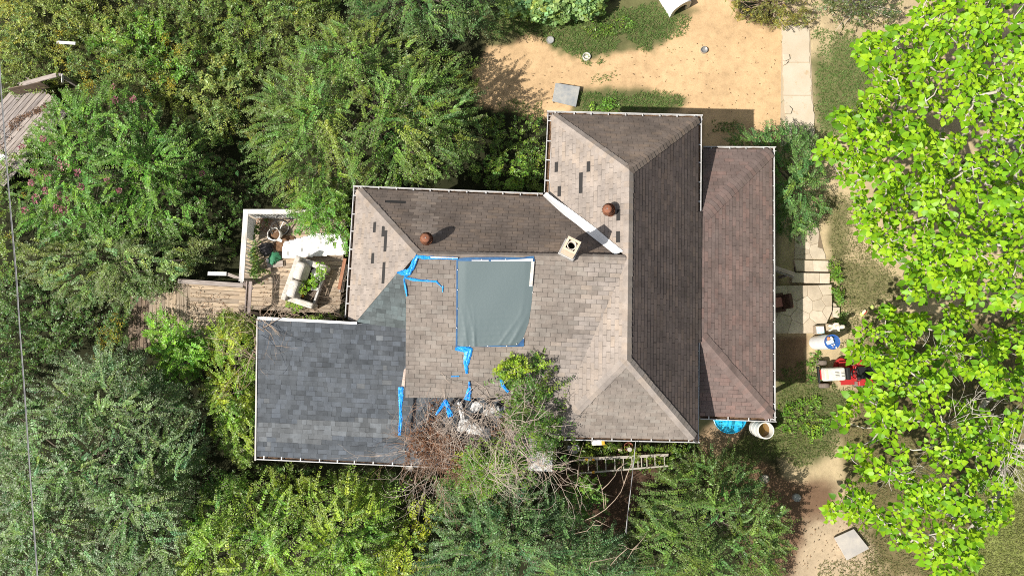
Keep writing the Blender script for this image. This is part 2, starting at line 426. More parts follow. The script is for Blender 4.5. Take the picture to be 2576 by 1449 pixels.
# ------------------------------------------------------------------ THE GROUND
def build_ground():
    xs = np.concatenate([[-400,-150,-70,-40], np.arange(-26, 26.01, .1), [40,70,150,400]])
    ys = np.concatenate([[-400,-150,-70,-30], np.arange(-14, 18.01, .1), [30,70,150,400]])
    GX, GY = np.meshgrid(xs, ys, indexing='ij')
    P = np.stack([GX.ravel(), GY.ravel(), np.zeros(GX.size)], -1)
    u, v = proj_np(P)
    big = vnoise(P[:,0]+100, P[:,1]+100, 1.1, 1)*.6 + vnoise(P[:,0]+100, P[:,1]+100, .35, 2)*.4
    fine = vnoise(P[:,0]+100, P[:,1]+100, .22, 3)
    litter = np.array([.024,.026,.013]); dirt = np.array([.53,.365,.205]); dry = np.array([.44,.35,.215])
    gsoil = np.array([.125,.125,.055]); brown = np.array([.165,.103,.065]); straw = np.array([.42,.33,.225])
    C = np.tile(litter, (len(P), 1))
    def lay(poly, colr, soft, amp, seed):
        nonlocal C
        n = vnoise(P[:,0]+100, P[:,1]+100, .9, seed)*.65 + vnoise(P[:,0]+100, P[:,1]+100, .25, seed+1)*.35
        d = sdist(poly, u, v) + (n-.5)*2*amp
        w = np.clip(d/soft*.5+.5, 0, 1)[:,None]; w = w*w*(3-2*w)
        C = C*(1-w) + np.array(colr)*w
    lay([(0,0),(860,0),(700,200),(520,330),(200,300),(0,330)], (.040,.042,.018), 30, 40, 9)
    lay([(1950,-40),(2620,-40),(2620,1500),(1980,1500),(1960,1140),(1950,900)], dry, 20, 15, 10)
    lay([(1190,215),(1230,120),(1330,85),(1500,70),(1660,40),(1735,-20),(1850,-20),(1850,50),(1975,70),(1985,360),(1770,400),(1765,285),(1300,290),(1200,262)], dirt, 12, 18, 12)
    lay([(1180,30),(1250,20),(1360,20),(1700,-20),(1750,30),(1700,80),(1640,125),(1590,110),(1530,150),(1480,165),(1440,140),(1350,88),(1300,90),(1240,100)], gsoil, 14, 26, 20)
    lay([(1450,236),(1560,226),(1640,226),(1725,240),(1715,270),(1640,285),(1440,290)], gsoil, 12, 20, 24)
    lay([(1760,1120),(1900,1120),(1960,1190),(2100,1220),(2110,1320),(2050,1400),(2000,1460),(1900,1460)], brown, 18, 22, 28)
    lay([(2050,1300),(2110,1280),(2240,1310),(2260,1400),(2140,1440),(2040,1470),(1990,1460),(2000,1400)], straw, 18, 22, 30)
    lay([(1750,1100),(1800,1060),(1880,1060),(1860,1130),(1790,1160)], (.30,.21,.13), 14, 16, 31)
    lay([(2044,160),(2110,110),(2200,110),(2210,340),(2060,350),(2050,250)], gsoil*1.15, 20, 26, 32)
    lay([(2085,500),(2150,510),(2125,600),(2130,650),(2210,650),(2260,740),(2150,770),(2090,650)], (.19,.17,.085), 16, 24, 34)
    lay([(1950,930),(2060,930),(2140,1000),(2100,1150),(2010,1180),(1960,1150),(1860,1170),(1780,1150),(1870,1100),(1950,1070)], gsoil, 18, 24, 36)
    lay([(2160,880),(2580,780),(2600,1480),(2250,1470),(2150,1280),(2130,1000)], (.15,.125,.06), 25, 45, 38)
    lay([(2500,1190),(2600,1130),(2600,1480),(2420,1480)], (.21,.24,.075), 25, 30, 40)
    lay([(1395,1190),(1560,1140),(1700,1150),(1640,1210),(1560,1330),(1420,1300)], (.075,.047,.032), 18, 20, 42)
    lay([(1945,845),(2035,845),(2035,960),(1945,960)], (.17,.11,.07), 10, 12, 44)  # soil colour darkened in the shape of the porch roof's cast shadow
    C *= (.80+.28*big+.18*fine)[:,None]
    P[:,2] = -.02 + .035*big*np.exp(-((np.abs(P[:,0])>30)*9.0))
    nx, ny = len(xs), len(ys)
    i = np.arange(nx*ny).reshape(nx, ny)
    F = np.stack([i[:-1,:-1], i[1:,:-1], i[1:,1:], i[:-1,1:]], -1).reshape(-1, 4)
    m = mat('soil', (.3,.2,.1), .98, spec=.08); t = NT(m); p = t.pos()
    c = t.n('ShaderNodeVertexColor', layer_name='col').outputs[0]
    c = t.mix(1.0, c, t.ramp(t.noise(p, 5, 8, .72), [(.3, (.80,.79,.77)), (.5, (1,1,1)), (.72, (1.10,1.09,1.07))]), 'MULTIPLY')
    c = t.mix(1.0, c, t.ramp(t.noise(p, 34, 5, .7), [(.32, (.87,.86,.84)), (.5, (1,1,1)), (.75, (1.06,1.055,1.05))]), 'MULTIPLY')
    t.color(c); t.bump(t.noise(p, 12, 8, .75), .45, .03)
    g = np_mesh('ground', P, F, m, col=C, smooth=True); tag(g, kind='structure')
build_ground()

# ------------------------------------------------------------------ THE HOUSE
house = thing('house', 'single storey house with hipped brown shingle roofs, a slate grey lean-to roof and patched tarp', 'house', tuple(at(1450, 700, 0)))
HL = Vector(house.location)
class _Off:                                              # parts are built in world space, the house empty sits at its base
    pass
def hpart(o): o.parent = house; o.matrix_parent_inverse = Matrix.Translation(-HL); return o
ZE, ZR, ZP = 3.7, 5.5, 2.72
pl_mw = Plane((1583,428,ZR), (1577,905,ZR), (1378,281,ZE))
pl_me = Plane((1583,428,ZR), (1577,905,ZR), (1765,291,ZE))
pl_mn = Plane((1378,281,ZE), (1765,291,ZE), (1583,428,ZR))
pl_ms = Plane((1757,1115,ZE), (1420,1108,ZE), (1577,905,ZR))
pl_wn = Plane((890,467,ZE), (1368,488,ZE), (1300,647,ZR-.04))
pl_ww = Plane((890,467,ZE), (868,800,ZE), (1048,640,ZR-.05))
pl_ws = Plane((1048,640,ZR-.05), (1578,650,ZR), pl_mw.hit(1425,1000))
pl_pe = Plane((1950,368,ZP), (1952,1062,ZP), (1768,700,3.66))
pl_pn = Plane((1768,367,ZP), (1950,368,ZP), (1768,545,3.66))
pl_ps = Plane((1760,1055,ZP), (1952,1062,ZP), (1762,845,3.66))
pl_g = Plane((643,1157,3.30), (1040,1177,3.30), (648,799,4.10))
pl_k = Plane(pl_ww.hit(900,812,.02), pl_ww.hit(1005,688,.02), pl_g.hit(1024,830,.01))
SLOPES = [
 ('west slope of the main roof, pale tan shingles', pl_mw, 'sh_w', [[(1378,281),(1583,428),(1580,650),(1566,638),(1369,487)], [(1580,650),(1577,905),(1379,1104),(1425,1000)]], 'tab'),
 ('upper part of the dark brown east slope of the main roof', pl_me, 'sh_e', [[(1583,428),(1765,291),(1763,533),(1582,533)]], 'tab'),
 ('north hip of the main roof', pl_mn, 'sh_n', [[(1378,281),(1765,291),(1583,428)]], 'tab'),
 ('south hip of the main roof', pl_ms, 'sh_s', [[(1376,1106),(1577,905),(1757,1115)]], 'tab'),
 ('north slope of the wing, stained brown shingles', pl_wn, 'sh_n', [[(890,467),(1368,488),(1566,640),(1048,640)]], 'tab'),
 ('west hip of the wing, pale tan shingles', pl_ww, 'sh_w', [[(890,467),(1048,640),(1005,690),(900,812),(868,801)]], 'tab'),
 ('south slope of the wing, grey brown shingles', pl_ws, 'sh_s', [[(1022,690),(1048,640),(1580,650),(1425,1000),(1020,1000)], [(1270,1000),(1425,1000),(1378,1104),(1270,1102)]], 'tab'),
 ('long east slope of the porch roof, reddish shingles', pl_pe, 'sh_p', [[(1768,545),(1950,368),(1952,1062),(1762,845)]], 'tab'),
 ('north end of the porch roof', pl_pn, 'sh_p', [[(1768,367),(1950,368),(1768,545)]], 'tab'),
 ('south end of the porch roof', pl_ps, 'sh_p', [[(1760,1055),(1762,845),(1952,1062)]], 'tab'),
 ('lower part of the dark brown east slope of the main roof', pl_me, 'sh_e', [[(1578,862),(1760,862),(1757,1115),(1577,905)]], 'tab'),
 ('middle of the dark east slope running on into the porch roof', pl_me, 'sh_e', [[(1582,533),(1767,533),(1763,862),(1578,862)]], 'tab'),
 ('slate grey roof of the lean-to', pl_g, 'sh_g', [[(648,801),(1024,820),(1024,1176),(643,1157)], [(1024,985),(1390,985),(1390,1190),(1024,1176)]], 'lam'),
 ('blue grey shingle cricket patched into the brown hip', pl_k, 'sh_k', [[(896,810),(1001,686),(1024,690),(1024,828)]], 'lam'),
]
MISSING = [  # tabs that have blown off, (u0,v0,u1,v1)
 (1395,402,1402,424),(1475,403,1481,425),(1457,430,1463,478),(1462,474,1468,496),(1474,474,1482,496),(1549,460,1556,508),(1560,462,1566,510),
 (1427,476,1433,494),(1452,487,1458,499),(1553,525,1558,552),(1551,582,1557,608),(1403,478,1408,494),
 (942,568,949,590),(963,572,971,624),(936,640,943,668),(962,664,970,712),(960,503,1034,509)]
def clip(poly, a, b, keep):                    # keep the side of line a->b
    out = []; n = len(poly)
    def sd(p): return ((b[0]-a[0])*(p[1]-a[1])-(b[1]-a[1])*(p[0]-a[0]))*keep
    for i in range(n):
        p, q = poly[i], poly[(i+1) % n]; dp, dq = sd(p), sd(q)
        if dp >= 0: out.append(p)
        if (dp >= 0) != (dq >= 0):
            k = dp/(dp-dq); out.append((p[0]+(q[0]-p[0])*k, p[1]+(q[1]-p[1])*k))
    return out
EAVES = [ZE, ZE, ZE, ZE, ZE, ZE, ZE, ZP, ZP, ZP, ZE, None, 3.30, None]
def eave_clip(si, q, pl):                      # the shingles stop short of the gutter's outer lip
    if EAVES[si] is None: return q
    tm = (EAVES[si]-pl.p.z)/pl.t.z + .115/math.sqrt(1-pl.t.z**2)
    return clip(q, (-50, tm), (50, tm), 1)
def area2(p): return .5*sum(p[i][0]*p[(i+1) % len(p)][1]-p[(i+1) % len(p)][0]*p[i][1] for i in range(len(p)))
rs = random.Random(5)
FULL = []            # whole shingles: candidates for single objects
SLOPE_MB = []; SLOPE_OBJ = []; PALE_MB = MB(); DUST_MB = MB(); BAND_MB = MB(); VALLEY = [(1578,650),(1425,1000)]
PALE = [(640,1064),(1005,1052),(1010,1066),(985,1098),(800,1100),(800,1112),(700,1118),(700,1104),(640,1104)]
WORN = [(648,801),(900,812),(940,870),(780,862),(700,850),(648,850)]
def shingle_prism(mb, pl, poly, t0, t1, hb, ht):
    n = len(poly)
    top = [pl.to3(p[0], p[1], ht+(hb-ht)*(t1-p[1])/(t1-t0)) for p in poly]
    bot = [pl.to3(p[0], p[1], 0) for p in poly]
    mb.add(top+bot, [list(range(n))] + [(i, n+i, n+(i+1) % n, (i+1) % n) for i in range(n)])
for si, (lab, pl, mk, polys, kind) in enumerate(SLOPES):
    base = MB()
    for poly in polys:
        q = [pl.to2(pl.hit(u, v)) for u, v in poly]
        if area2(q) < 0: q = q[::-1]
        pts = [pl.to3(a, b, -.003) for a, b in eave_clip(si, q, pl)]
        base.slab(pts, pl.n, .12)
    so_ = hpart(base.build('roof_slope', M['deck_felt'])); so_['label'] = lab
    SLOPE_OBJ.append(so_); mb = MB(); SLOPE_MB.append(mb)
    E = .127 if kind == 'tab' else .145
    TW = .305
    for poly in polys:
        q = [pl.to2(pl.hit(u, v)) for u, v in poly]
        if area2(q) < 0: q = q[::-1]
        q = eave_clip(si, q, pl)
        s0 = min(p[0] for p in q); s1 = max(p[0] for p in q); t0 = min(p[1] for p in q); t1 = max(p[1] for p in q)
        for r in range(math.floor(t0/E)-1, math.ceil(t1/E)+1):
            rr = random.Random(r*31+si)
            cols = []
            if kind == 'tab':
                off = (r % 2)*TW/2 + rr.uniform(-.02, .02)
                c0 = math.floor((s0-off)/TW)
                cols = [(off+c*TW, off+(c+1)*TW, 0) for c in range(c0, c0+int((s1-s0)/TW)+3)]
            else:
                x = -8 + rr.uniform(0, .3)
                while x < 9:
                    w = rr.choice([.11,.14,.17,.2,.24,.28]); cols.append((x, x+w, rr.random() < .45)); x += w
                cols = [c for c in cols if c[1] > s0 and c[0] < s1]
            g = .004 if kind == 'tab' else .0015
            for (a, b, thick) in cols:
                ta, tb = r*E + rr.uniform(-.003, .003), (r+1)*E - (.008 if kind == 'tab' else .003)
                if kind == 'lam' and not thick: ta += .004
                rect = [(a+g, ta), (b-g, ta), (b-g, tb), (a+g, tb)]
                full = area2(rect); pp = rect
                for i in range(len(q)):
                    pp = clip(pp, q[i], q[(i+1) % len(q)], 1)
                    if len(pp) < 3: break
                if len(pp) < 3 or area2(pp) < full*.02: continue
                cen = pl.to3((a+b)/2, (ta+tb)/2)
                uu, vv = proj_np(np.array([cen])); uu = uu[0]; vv = vv[0]
                if any(x0 <= uu <= x1 and y0 <= vv <= y1 for x0, y0, x1, y1 in MISSING): continue
                hb = rr.uniform(.008, .013) if kind == 'tab' else (.013 if thick else .005)+rr.uniform(0, .002)
                ht = .0025
                pale = SLOPES[si][2] == 'sh_g' and (inside(PALE, np.array([uu]), np.array([vv]))[0] or rr.random() < .02)
                dv_ = edist(VALLEY, np.array([uu]), np.array([vv]))[0] if si == 6 else 999
                if si == 4 and 1046+rr.uniform(-9,9) < uu < 1098+rr.uniform(-9,9) and vv < 600: shingle_prism(BAND_MB, pl, pp, ta, tb, hb, ht)
                elif si == 6 and dv_ < 95 and rr.random() < 1.15-dv_/80 and vv > 655: shingle_prism(DUST_MB, pl, pp, ta, tb, hb, ht)
                elif pale: shingle_prism(PALE_MB, pl, pp, ta, tb, hb, ht)
                elif area2(pp) > full*.999:
                    dv = Vector((0,0,CAM_H))-cen
                    sc = full*pl.n.dot(dv.normalized())/dv.length_squared
                    hid = (1148 < uu < 1345 and 645 < vv < 873) or (1040 < uu < 1420 and 900 < vv) or (1020 > uu and vv < 600 and False)
                    FULL.append((0 if hid else sc, si, a+g, b-g, ta, tb, hb, ht))
                else:
                    shingle_prism(mb, pl, pp, ta, tb, hb, ht)
FULL.sort(key=lambda f: -f[0])
# whole shingles that show largest: one object each
shared = {}
for k, (sc, si, a, b, ta, tb, hb, ht) in enumerate(FULL):
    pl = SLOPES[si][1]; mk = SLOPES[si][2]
    if k >= 300:
        shingle_prism(SLOPE_MB[si], pl, [(a, ta), (b, ta), (b, tb), (a, tb)], ta, tb, hb, ht); continue
    w, h = round((b-a)*50)/50, tb-ta
    key = (si, round(w, 2), round(hb, 3))
    w = b-a
    if key not in shared:
        mb = MB(); x = w/2
        mb.add([(-x,0,hb),(x,0,hb),(x,h,ht),(-x,h,ht),(-x,0,0),(x,0,0),(x,h,0),(-x,h,0)], [(0,1,2,3),(0,4,5,1),(1,5,6,2),(2,6,7,3),(3,7,4,0)])
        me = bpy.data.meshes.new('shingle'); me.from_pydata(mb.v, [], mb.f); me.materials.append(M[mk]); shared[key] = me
    o = link('shingle', shared[key]); o.parent = SLOPE_OBJ[si]
    c = pl.to3((a+b)/2, ta)
    o.matrix_basis = Matrix(((pl.s.x, pl.t.x, pl.n.x, c.x), (pl.s.y, pl.t.y, pl.n.y, c.y), (pl.s.z, pl.t.z, pl.n.z, c.z), (0,0,0,1)))
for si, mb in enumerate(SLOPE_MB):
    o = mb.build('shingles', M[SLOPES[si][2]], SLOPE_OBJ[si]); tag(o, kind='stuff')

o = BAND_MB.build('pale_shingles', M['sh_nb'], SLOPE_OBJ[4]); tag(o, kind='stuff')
o = DUST_MB.build('dusty_shingles', M['sh_sl'], SLOPE_OBJ[6]); tag(o, kind='stuff')
o = PALE_MB.build('bleached_shingles', M['sh_gl'], SLOPE_OBJ[12]); tag(o, kind='stuff')
# ridge and hip caps, one piece each
def caps(A, B, p1, p2, m, wid=.15, exp=.15):
    def top(k):
        u, v = A[0]+(B[0]-A[0])*k, A[1]+(B[1]-A[1])*k; q1, q2 = p1.hit(u, v), p2.hit(u, v); return q1 if q1.z > q2.z else q2
    P0, P1 = top(0), top(1); n = max(1, int((P1-P0).length/exp)); up = (p1.n+p2.n).normalized()
    L0 = (P1-P0).normalized()
    def side(pl, L):
        d = pl.n.cross(L).normalized()
        if Vector((pl.n.x, pl.n.y, 0)).dot(d) < 0: d = -d
        return d
    for i in range(n):
        a = top(i/n); b = top(min(1, (i+1.12)/n)); L = (b-a).normalized(); d1, d2 = side(p1, L), side(p2, L)
        h0, h1 = .030+rs.uniform(0, .006), .020
        w = wid*rs.uniform(.93, 1.05)
        V = [a+up*h0, a+d1*w+p1.n*(h0-.004), a+d2*w+p2.n*(h0-.004), b+up*h1, b+d1*w+p1.n*(h1-.004), b+d2*w+p2.n*(h1-.004)]
        V += [V[1]-p1.n*.014, V[2]-p2.n*.014, V[0]-up*.014, V[4]-p1.n*.012, V[5]-p2.n*.012]
        mb = MB(); mb.add(V, [(0,1,4,3),(0,3,5,2),(0,8,6,1),(0,2,7,8),(1,6,9,4),(2,5,10,7)])
        hpart(mb.build('ridge_cap', m, center=True))
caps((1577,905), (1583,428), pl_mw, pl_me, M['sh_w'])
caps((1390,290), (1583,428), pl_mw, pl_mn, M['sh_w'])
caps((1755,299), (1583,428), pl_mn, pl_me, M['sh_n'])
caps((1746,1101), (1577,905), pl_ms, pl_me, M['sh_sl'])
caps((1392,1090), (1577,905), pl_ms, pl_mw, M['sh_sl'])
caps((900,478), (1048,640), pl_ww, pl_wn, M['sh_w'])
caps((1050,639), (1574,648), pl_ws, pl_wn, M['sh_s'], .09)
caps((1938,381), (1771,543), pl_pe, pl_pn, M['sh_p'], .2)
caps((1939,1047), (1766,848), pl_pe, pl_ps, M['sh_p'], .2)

# walls under the eaves
def wall_ring(pxs, z0, z1, inset, name='wall'):
    P = [at(u, v, z1) for u, v in pxs]; c = sum(P, Vector())/len(P)
    P = [p + (Vector((c.x, c.y, 0))-Vector((p.x, p.y, 0))).normalized()*inset*1.41 for p in P]
    n = len(P)
    for i in range(n):
        a, b = P[i], P[(i+1) % n]; d = (b-a); L = d.length; d.normalize(); out = Vector((d.y, -d.x, 0))
        mb = MB(); rz = math.atan2(d.y, d.x)
        mb.box((0,0,0), (L, .16, z1-z0))
        o = mb.build(name, M['siding'], loc=((a.x+b.x)/2, (a.y+b.y)/2, (z0+z1)/2), rot=(0,0,rz)); hpart(o)
wall_ring([(1378,281),(1765,291),(1757,1115),(1372,1106)], -.05, ZE-.16, .4)
wall_ring([(890,467),(1372,488),(1372,1000),(1015,1000),(868,800)], -.05, ZE-.17, .4)
wall_ring([(655,830),(1020,860),(1380,1000),(1380,1160),(655,1130)], -.05, 3.05, .2)
for u, v in ((1930,390),(1935,560),(1935,870),(1935,1045)):
    p = at(u, v, ZP-.1); mb = MB(); mb.box((0,0,1.3), (.12,.12,2.6)); hpart(mb.build('porch_post', M['white'], loc=(p.x, p.y, -.02)))

# gutters with hangers
def gutter(A, B, flip=1, step=.55, litter=True, start=.25, skip=None):
    d = (B-A); L = d.length; d.normalize(); o = Vector((d.y, -d.x, 0)).normalized()*flip
    A = A - o*.135; B = B - o*.135
    up = Vector((0,0,1)); prof = [(0,.02),(.004,-.105),(.085,-.105),(.118,.0),(.118,.018),(.143,.018),(.138,-.02),(.10,-.125),(-.008,-.125),(-.012,.02)]
    mb = MB(); n = len(prof)
    vs = [A + o*x + up*z for x, z in prof] + [B + o*x + up*z for x, z in prof]
    mb.add(vs, [(i, (i+1) % n, n+(i+1) % n, n+i) for i in range(n)] + [list(range(n)), list(range(n, 2*n))[::-1]])
    g = hpart(mb.build('gutter', M['gutter']))
    x = start
    while x < L-.05:
        c = A + d*x; w = .017
        mb = MB(); vs = []
        for z in (.019, .027):
            for (s_, q) in ((-w,0),(w,0),(w,.119),(-w,.119)): vs.append(c + d*s_ + o*q + up*z)
        mb.add(vs, [(3,2,1,0),(4,5,6,7),(0,1,5,4),(1,2,6,5),(2,3,7,6),(3,0,4,7)])
        mb.build('hanger', M['gutter'], g); x += step*rs.uniform(.92, 1.08)
    if litter:
        mb = MB(); k = int(L/.12)+1; vs = []; fs = []
        for i in range(k+1):
            c = A + d*(L*i/k)
            for x, zz in ((.004,-.03),(.045,-.055),(.09,-.05),(.112,-.035)):
                vs.append(c + o*x + up*(zz+rs.uniform(-.02,.015)))
        for i in range(k):
            for j in range(3): fs.append((i*4+j, i*4+j+1, i*4+j+5, i*4+j+4))
        mb.add(vs, fs); mb.build('leaf_litter', M['litter'], g)
e = -.02
gutter(at(1376,280,ZE+e), at(1768,290,ZE+e), -1)
gutter(at(1765,294,ZE+e), at(1763,531,ZE+e), -1, .6)
gutter(at(1759,862,ZE+e), at(1757,1112,ZE+e), -1, .6)
gutter(at(1420,1106,ZE+e), at(1760,1113,ZE+e), 1, .58)
gutter(at(1378,285,ZE+e), at(1369,484,ZE+e), 1, .6)
gutter(at(888,468,ZE+e), at(1366,487,ZE+e), -1)
gutter(at(890,472,ZE+e), at(868,798,ZE+e), 1, .55)
gutter(at(1769,369,ZP+e), at(1952,370,ZP+e), -1)
gutter(at(1948,372,ZP+e), at(1950,1060,ZP+e), -1, .5)
gutter(at(1762,1054,ZP+e), at(1953,1061,ZP+e), 1, .62)
gutter(pl_g.hit(643,1155), pl_g.hit(1275,1184), 1, .55)
# drip edges
def strip(pts_a, pts_b, name, m, th=.02, parent=None):
    mb = MB(); n = len(pts_a); vs = list(pts_a)+list(pts_b)
    dn = Vector((0,0,-th)); vs2 = [p+dn for p in vs]
    fs = []
    for i in range(n-1): fs += [(i, i+1, n+i+1, n+i), (2*n+i, 3*n+i, 3*n+i+1, 2*n+i+1)]
    for i in range(n-1): fs += [(i, 2*n+i, 2*n+i+1, i+1), (n+i, n+i+1, 3*n+i+1, 3*n+i)]
    fs += [(0, n, 3*n, 2*n), (n-1, 3*n-1, 4*n-1, 2*n-1)]
    mb.add(vs+vs2, fs)
    o = mb.build(name, m); o.parent = parent if parent else None
    return o
hpart(strip([pl_g.hit(648,796,.04), pl_g.hit(898,810,.04)], [pl_g.hit(648,804,.04), pl_g.hit(898,816,.04)], 'fascia', M['white'], .14))
hpart(strip([pl_g.hit(645,801,.03), pl_g.hit(640,1158,.03)], [pl_g.hit(648,801,.03), pl_g.hit(644,1158,.03)], 'fascia', M['siding'], .14))
hpart(strip([pl_ws.hit(1016,930,-.02), pl_ws.hit(1009,976,-.06)], [pl_ws.hit(1021,925,-.02), pl_ws.hit(1018,976,-.02)], 'fascia', M['post'], .12))
# white valley membrane
La = [(1366,492),(1392,517),(1419,541),(1450,564),(1480,589),(1515,616),(1547,641)]
Ra = [(1375,484),(1400,503),(1427,521),(1464,548),(1500,575),(1536,606),(1568,632)]
fl = [pl_wn.hit(u, v, .025+.006*(i % 2)) for i, (u, v) in enumerate(La)]; fr = [pl_mw.hit(u, v, .025+.006*(i % 2)) for i, (u, v) in enumerate(Ra)]
fm = []
for i, (a, b) in enumerate(zip(La, Ra)):
    k = .5; q = pl_mw.hit((a[0]+b[0])/2, (a[1]+b[1])/2, .03); q2 = pl_wn.hit((a[0]+b[0])/2, (a[1]+b[1])/2, .03); fm.append(q if q.z > q2.z else q2)
mb = MB(); n = len(fl)
mb.add(fl+fm+fr, [(i, n+i, n+i+1, i+1) for i in range(n-1)] + [(n+i, 2*n+i, 2*n+i+1, n+i+1) for i in range(n-1)])
o = hpart(mb.build('valley_flashing', M['membrane'])); md = o.modifiers.new('s', 'SOLIDIFY'); md.thickness = .008; md.offset = -1
# loose repair sheet on the hip
pts = [pl_ww.hit(1013,702,.016), pl_ww.hit(1040-10,712,.03), pl_ww.hit(1016,727,.03), pl_ww.hit(986,717,.016)]

# chimney
cz0, cz1 = 5.0, 6.42
cc = at(1438.5, 617, cz1); ca = R(-27)
ch = MB(); wo, wi = .185, .125
def sq(w, z): return [Vector((x*w, y*w, z)) for x, y in ((-1,-1),(1,-1),(1,1),(-1,1))]
vs = sq(wo, cz0-cz1)+sq(wo, 0)+sq(wi, 0)+sq(wi, -.7)
ch.add(vs, [(i, (i+1) % 4, 4+(i+1) % 4, 4+i) for i in range(4)] + [(4+i, 4+(i+1) % 4, 8+(i+1) % 4, 8+i) for i in range(4)] + [(8+i, 8+(i+1) % 4, 12+(i+1) % 4, 12+i) for i in range(4)])
cho = hpart(ch.build('chimney', M['chimney'], loc=cc, rot=(0,0,ca)))
mb = MB(); mb.add(sq(wi-.001, -.28), [(0,1,2,3)]); mb.build('chimney_throat', M['black'], cho)
mb = MB(); mb.lathe([(.122,-.3),(.122,-.03),(.098,-.03),(.098,-.3)], 24); mb.build('flue_pipe', M['clay'], cho, smooth=False)
mb = MB(); mb.lathe([(.001,-.22),(.097,-.22)], 20); mb.build('flue_shade', M['black'], cho)
mb = MB(); mb.box((0,0,-.88), (.47,.47,.30)); mb.build('base_flashing', M['galv'], cho, bevel=.02)

# turbine vents
def vent(pl, u, v, tilt):
    p = pl.hit(u, v)
    root = MB(); root.lathe([(.15,-.18),(.13,.10),(.13,.18)], 18)
    ro = hpart(root.build('roof_vent', M['rust'], loc=p, rot=tilt))
    n = 22
    core = MB(); core.lathe([(.02,.16),(.10,.17),(.13,.26),(.12,.36),(.04,.42)], 18); core.build('rotor_core', M['black'], ro, smooth=True)
    fins = MB()
    for k in range(n):
        a0 = 2*math.pi*k/n; vs = []
        for j in range(7):
            t_ = j/6; ph = math.pi*(.10+.80*t_); rr = .055+.135*math.sin(ph)**.7; z = .17+.30*t_
            tw = a0 + .55*t_; w = .21*(.35+.65*math.sin(ph))
            vs.append((rr*math.cos(tw), rr*math.sin(tw), z)); vs.append((rr*.86*math.cos(tw+w*1.5), rr*.86*math.sin(tw+w*1.5), z+.004))
        fins.add(vs, [(2*j, 2*j+1, 2*j+3, 2*j+2) for j in range(6)])
    f = fins.build('fins', M['rust'], ro, smooth=True); f['kind'] = 'stuff'
    cap = MB(); cap.lathe([(.12,.452),(.122,.468),(.085,.482),(.03,.488)], 22); cap.build('cap', M['rust'], ro, smooth=True)
    b = MB(); b.lathe([(.017,.485),(.017,.505),(.01,.51)], 10); b.build('cap_bolt', M['steel'], ro)
vent(pl_wn, 1076, 606, (0,0,0))
vent(pl_mw, 1537, 534, (0,R(-20),0))

# sheet of metal over the lean-to's right end
mb = MB(); mb.slab([pl_g.hit(1332,1085,.05), pl_g.hit(1329,1183,.06), pl_g.hit(1389,1186,.06), pl_g.hit(1391,1085,.05)], pl_g.n, .03)
o = mb.build('metal_sheet', blotch_mat('flaking_sheet', (.36,.36,.35), (.52,.52,.50), 7, .7, .3, obj=False))
tag(o, 'pale grey metal sheet at the right end of the grey roof below the vine', 'metal sheet')

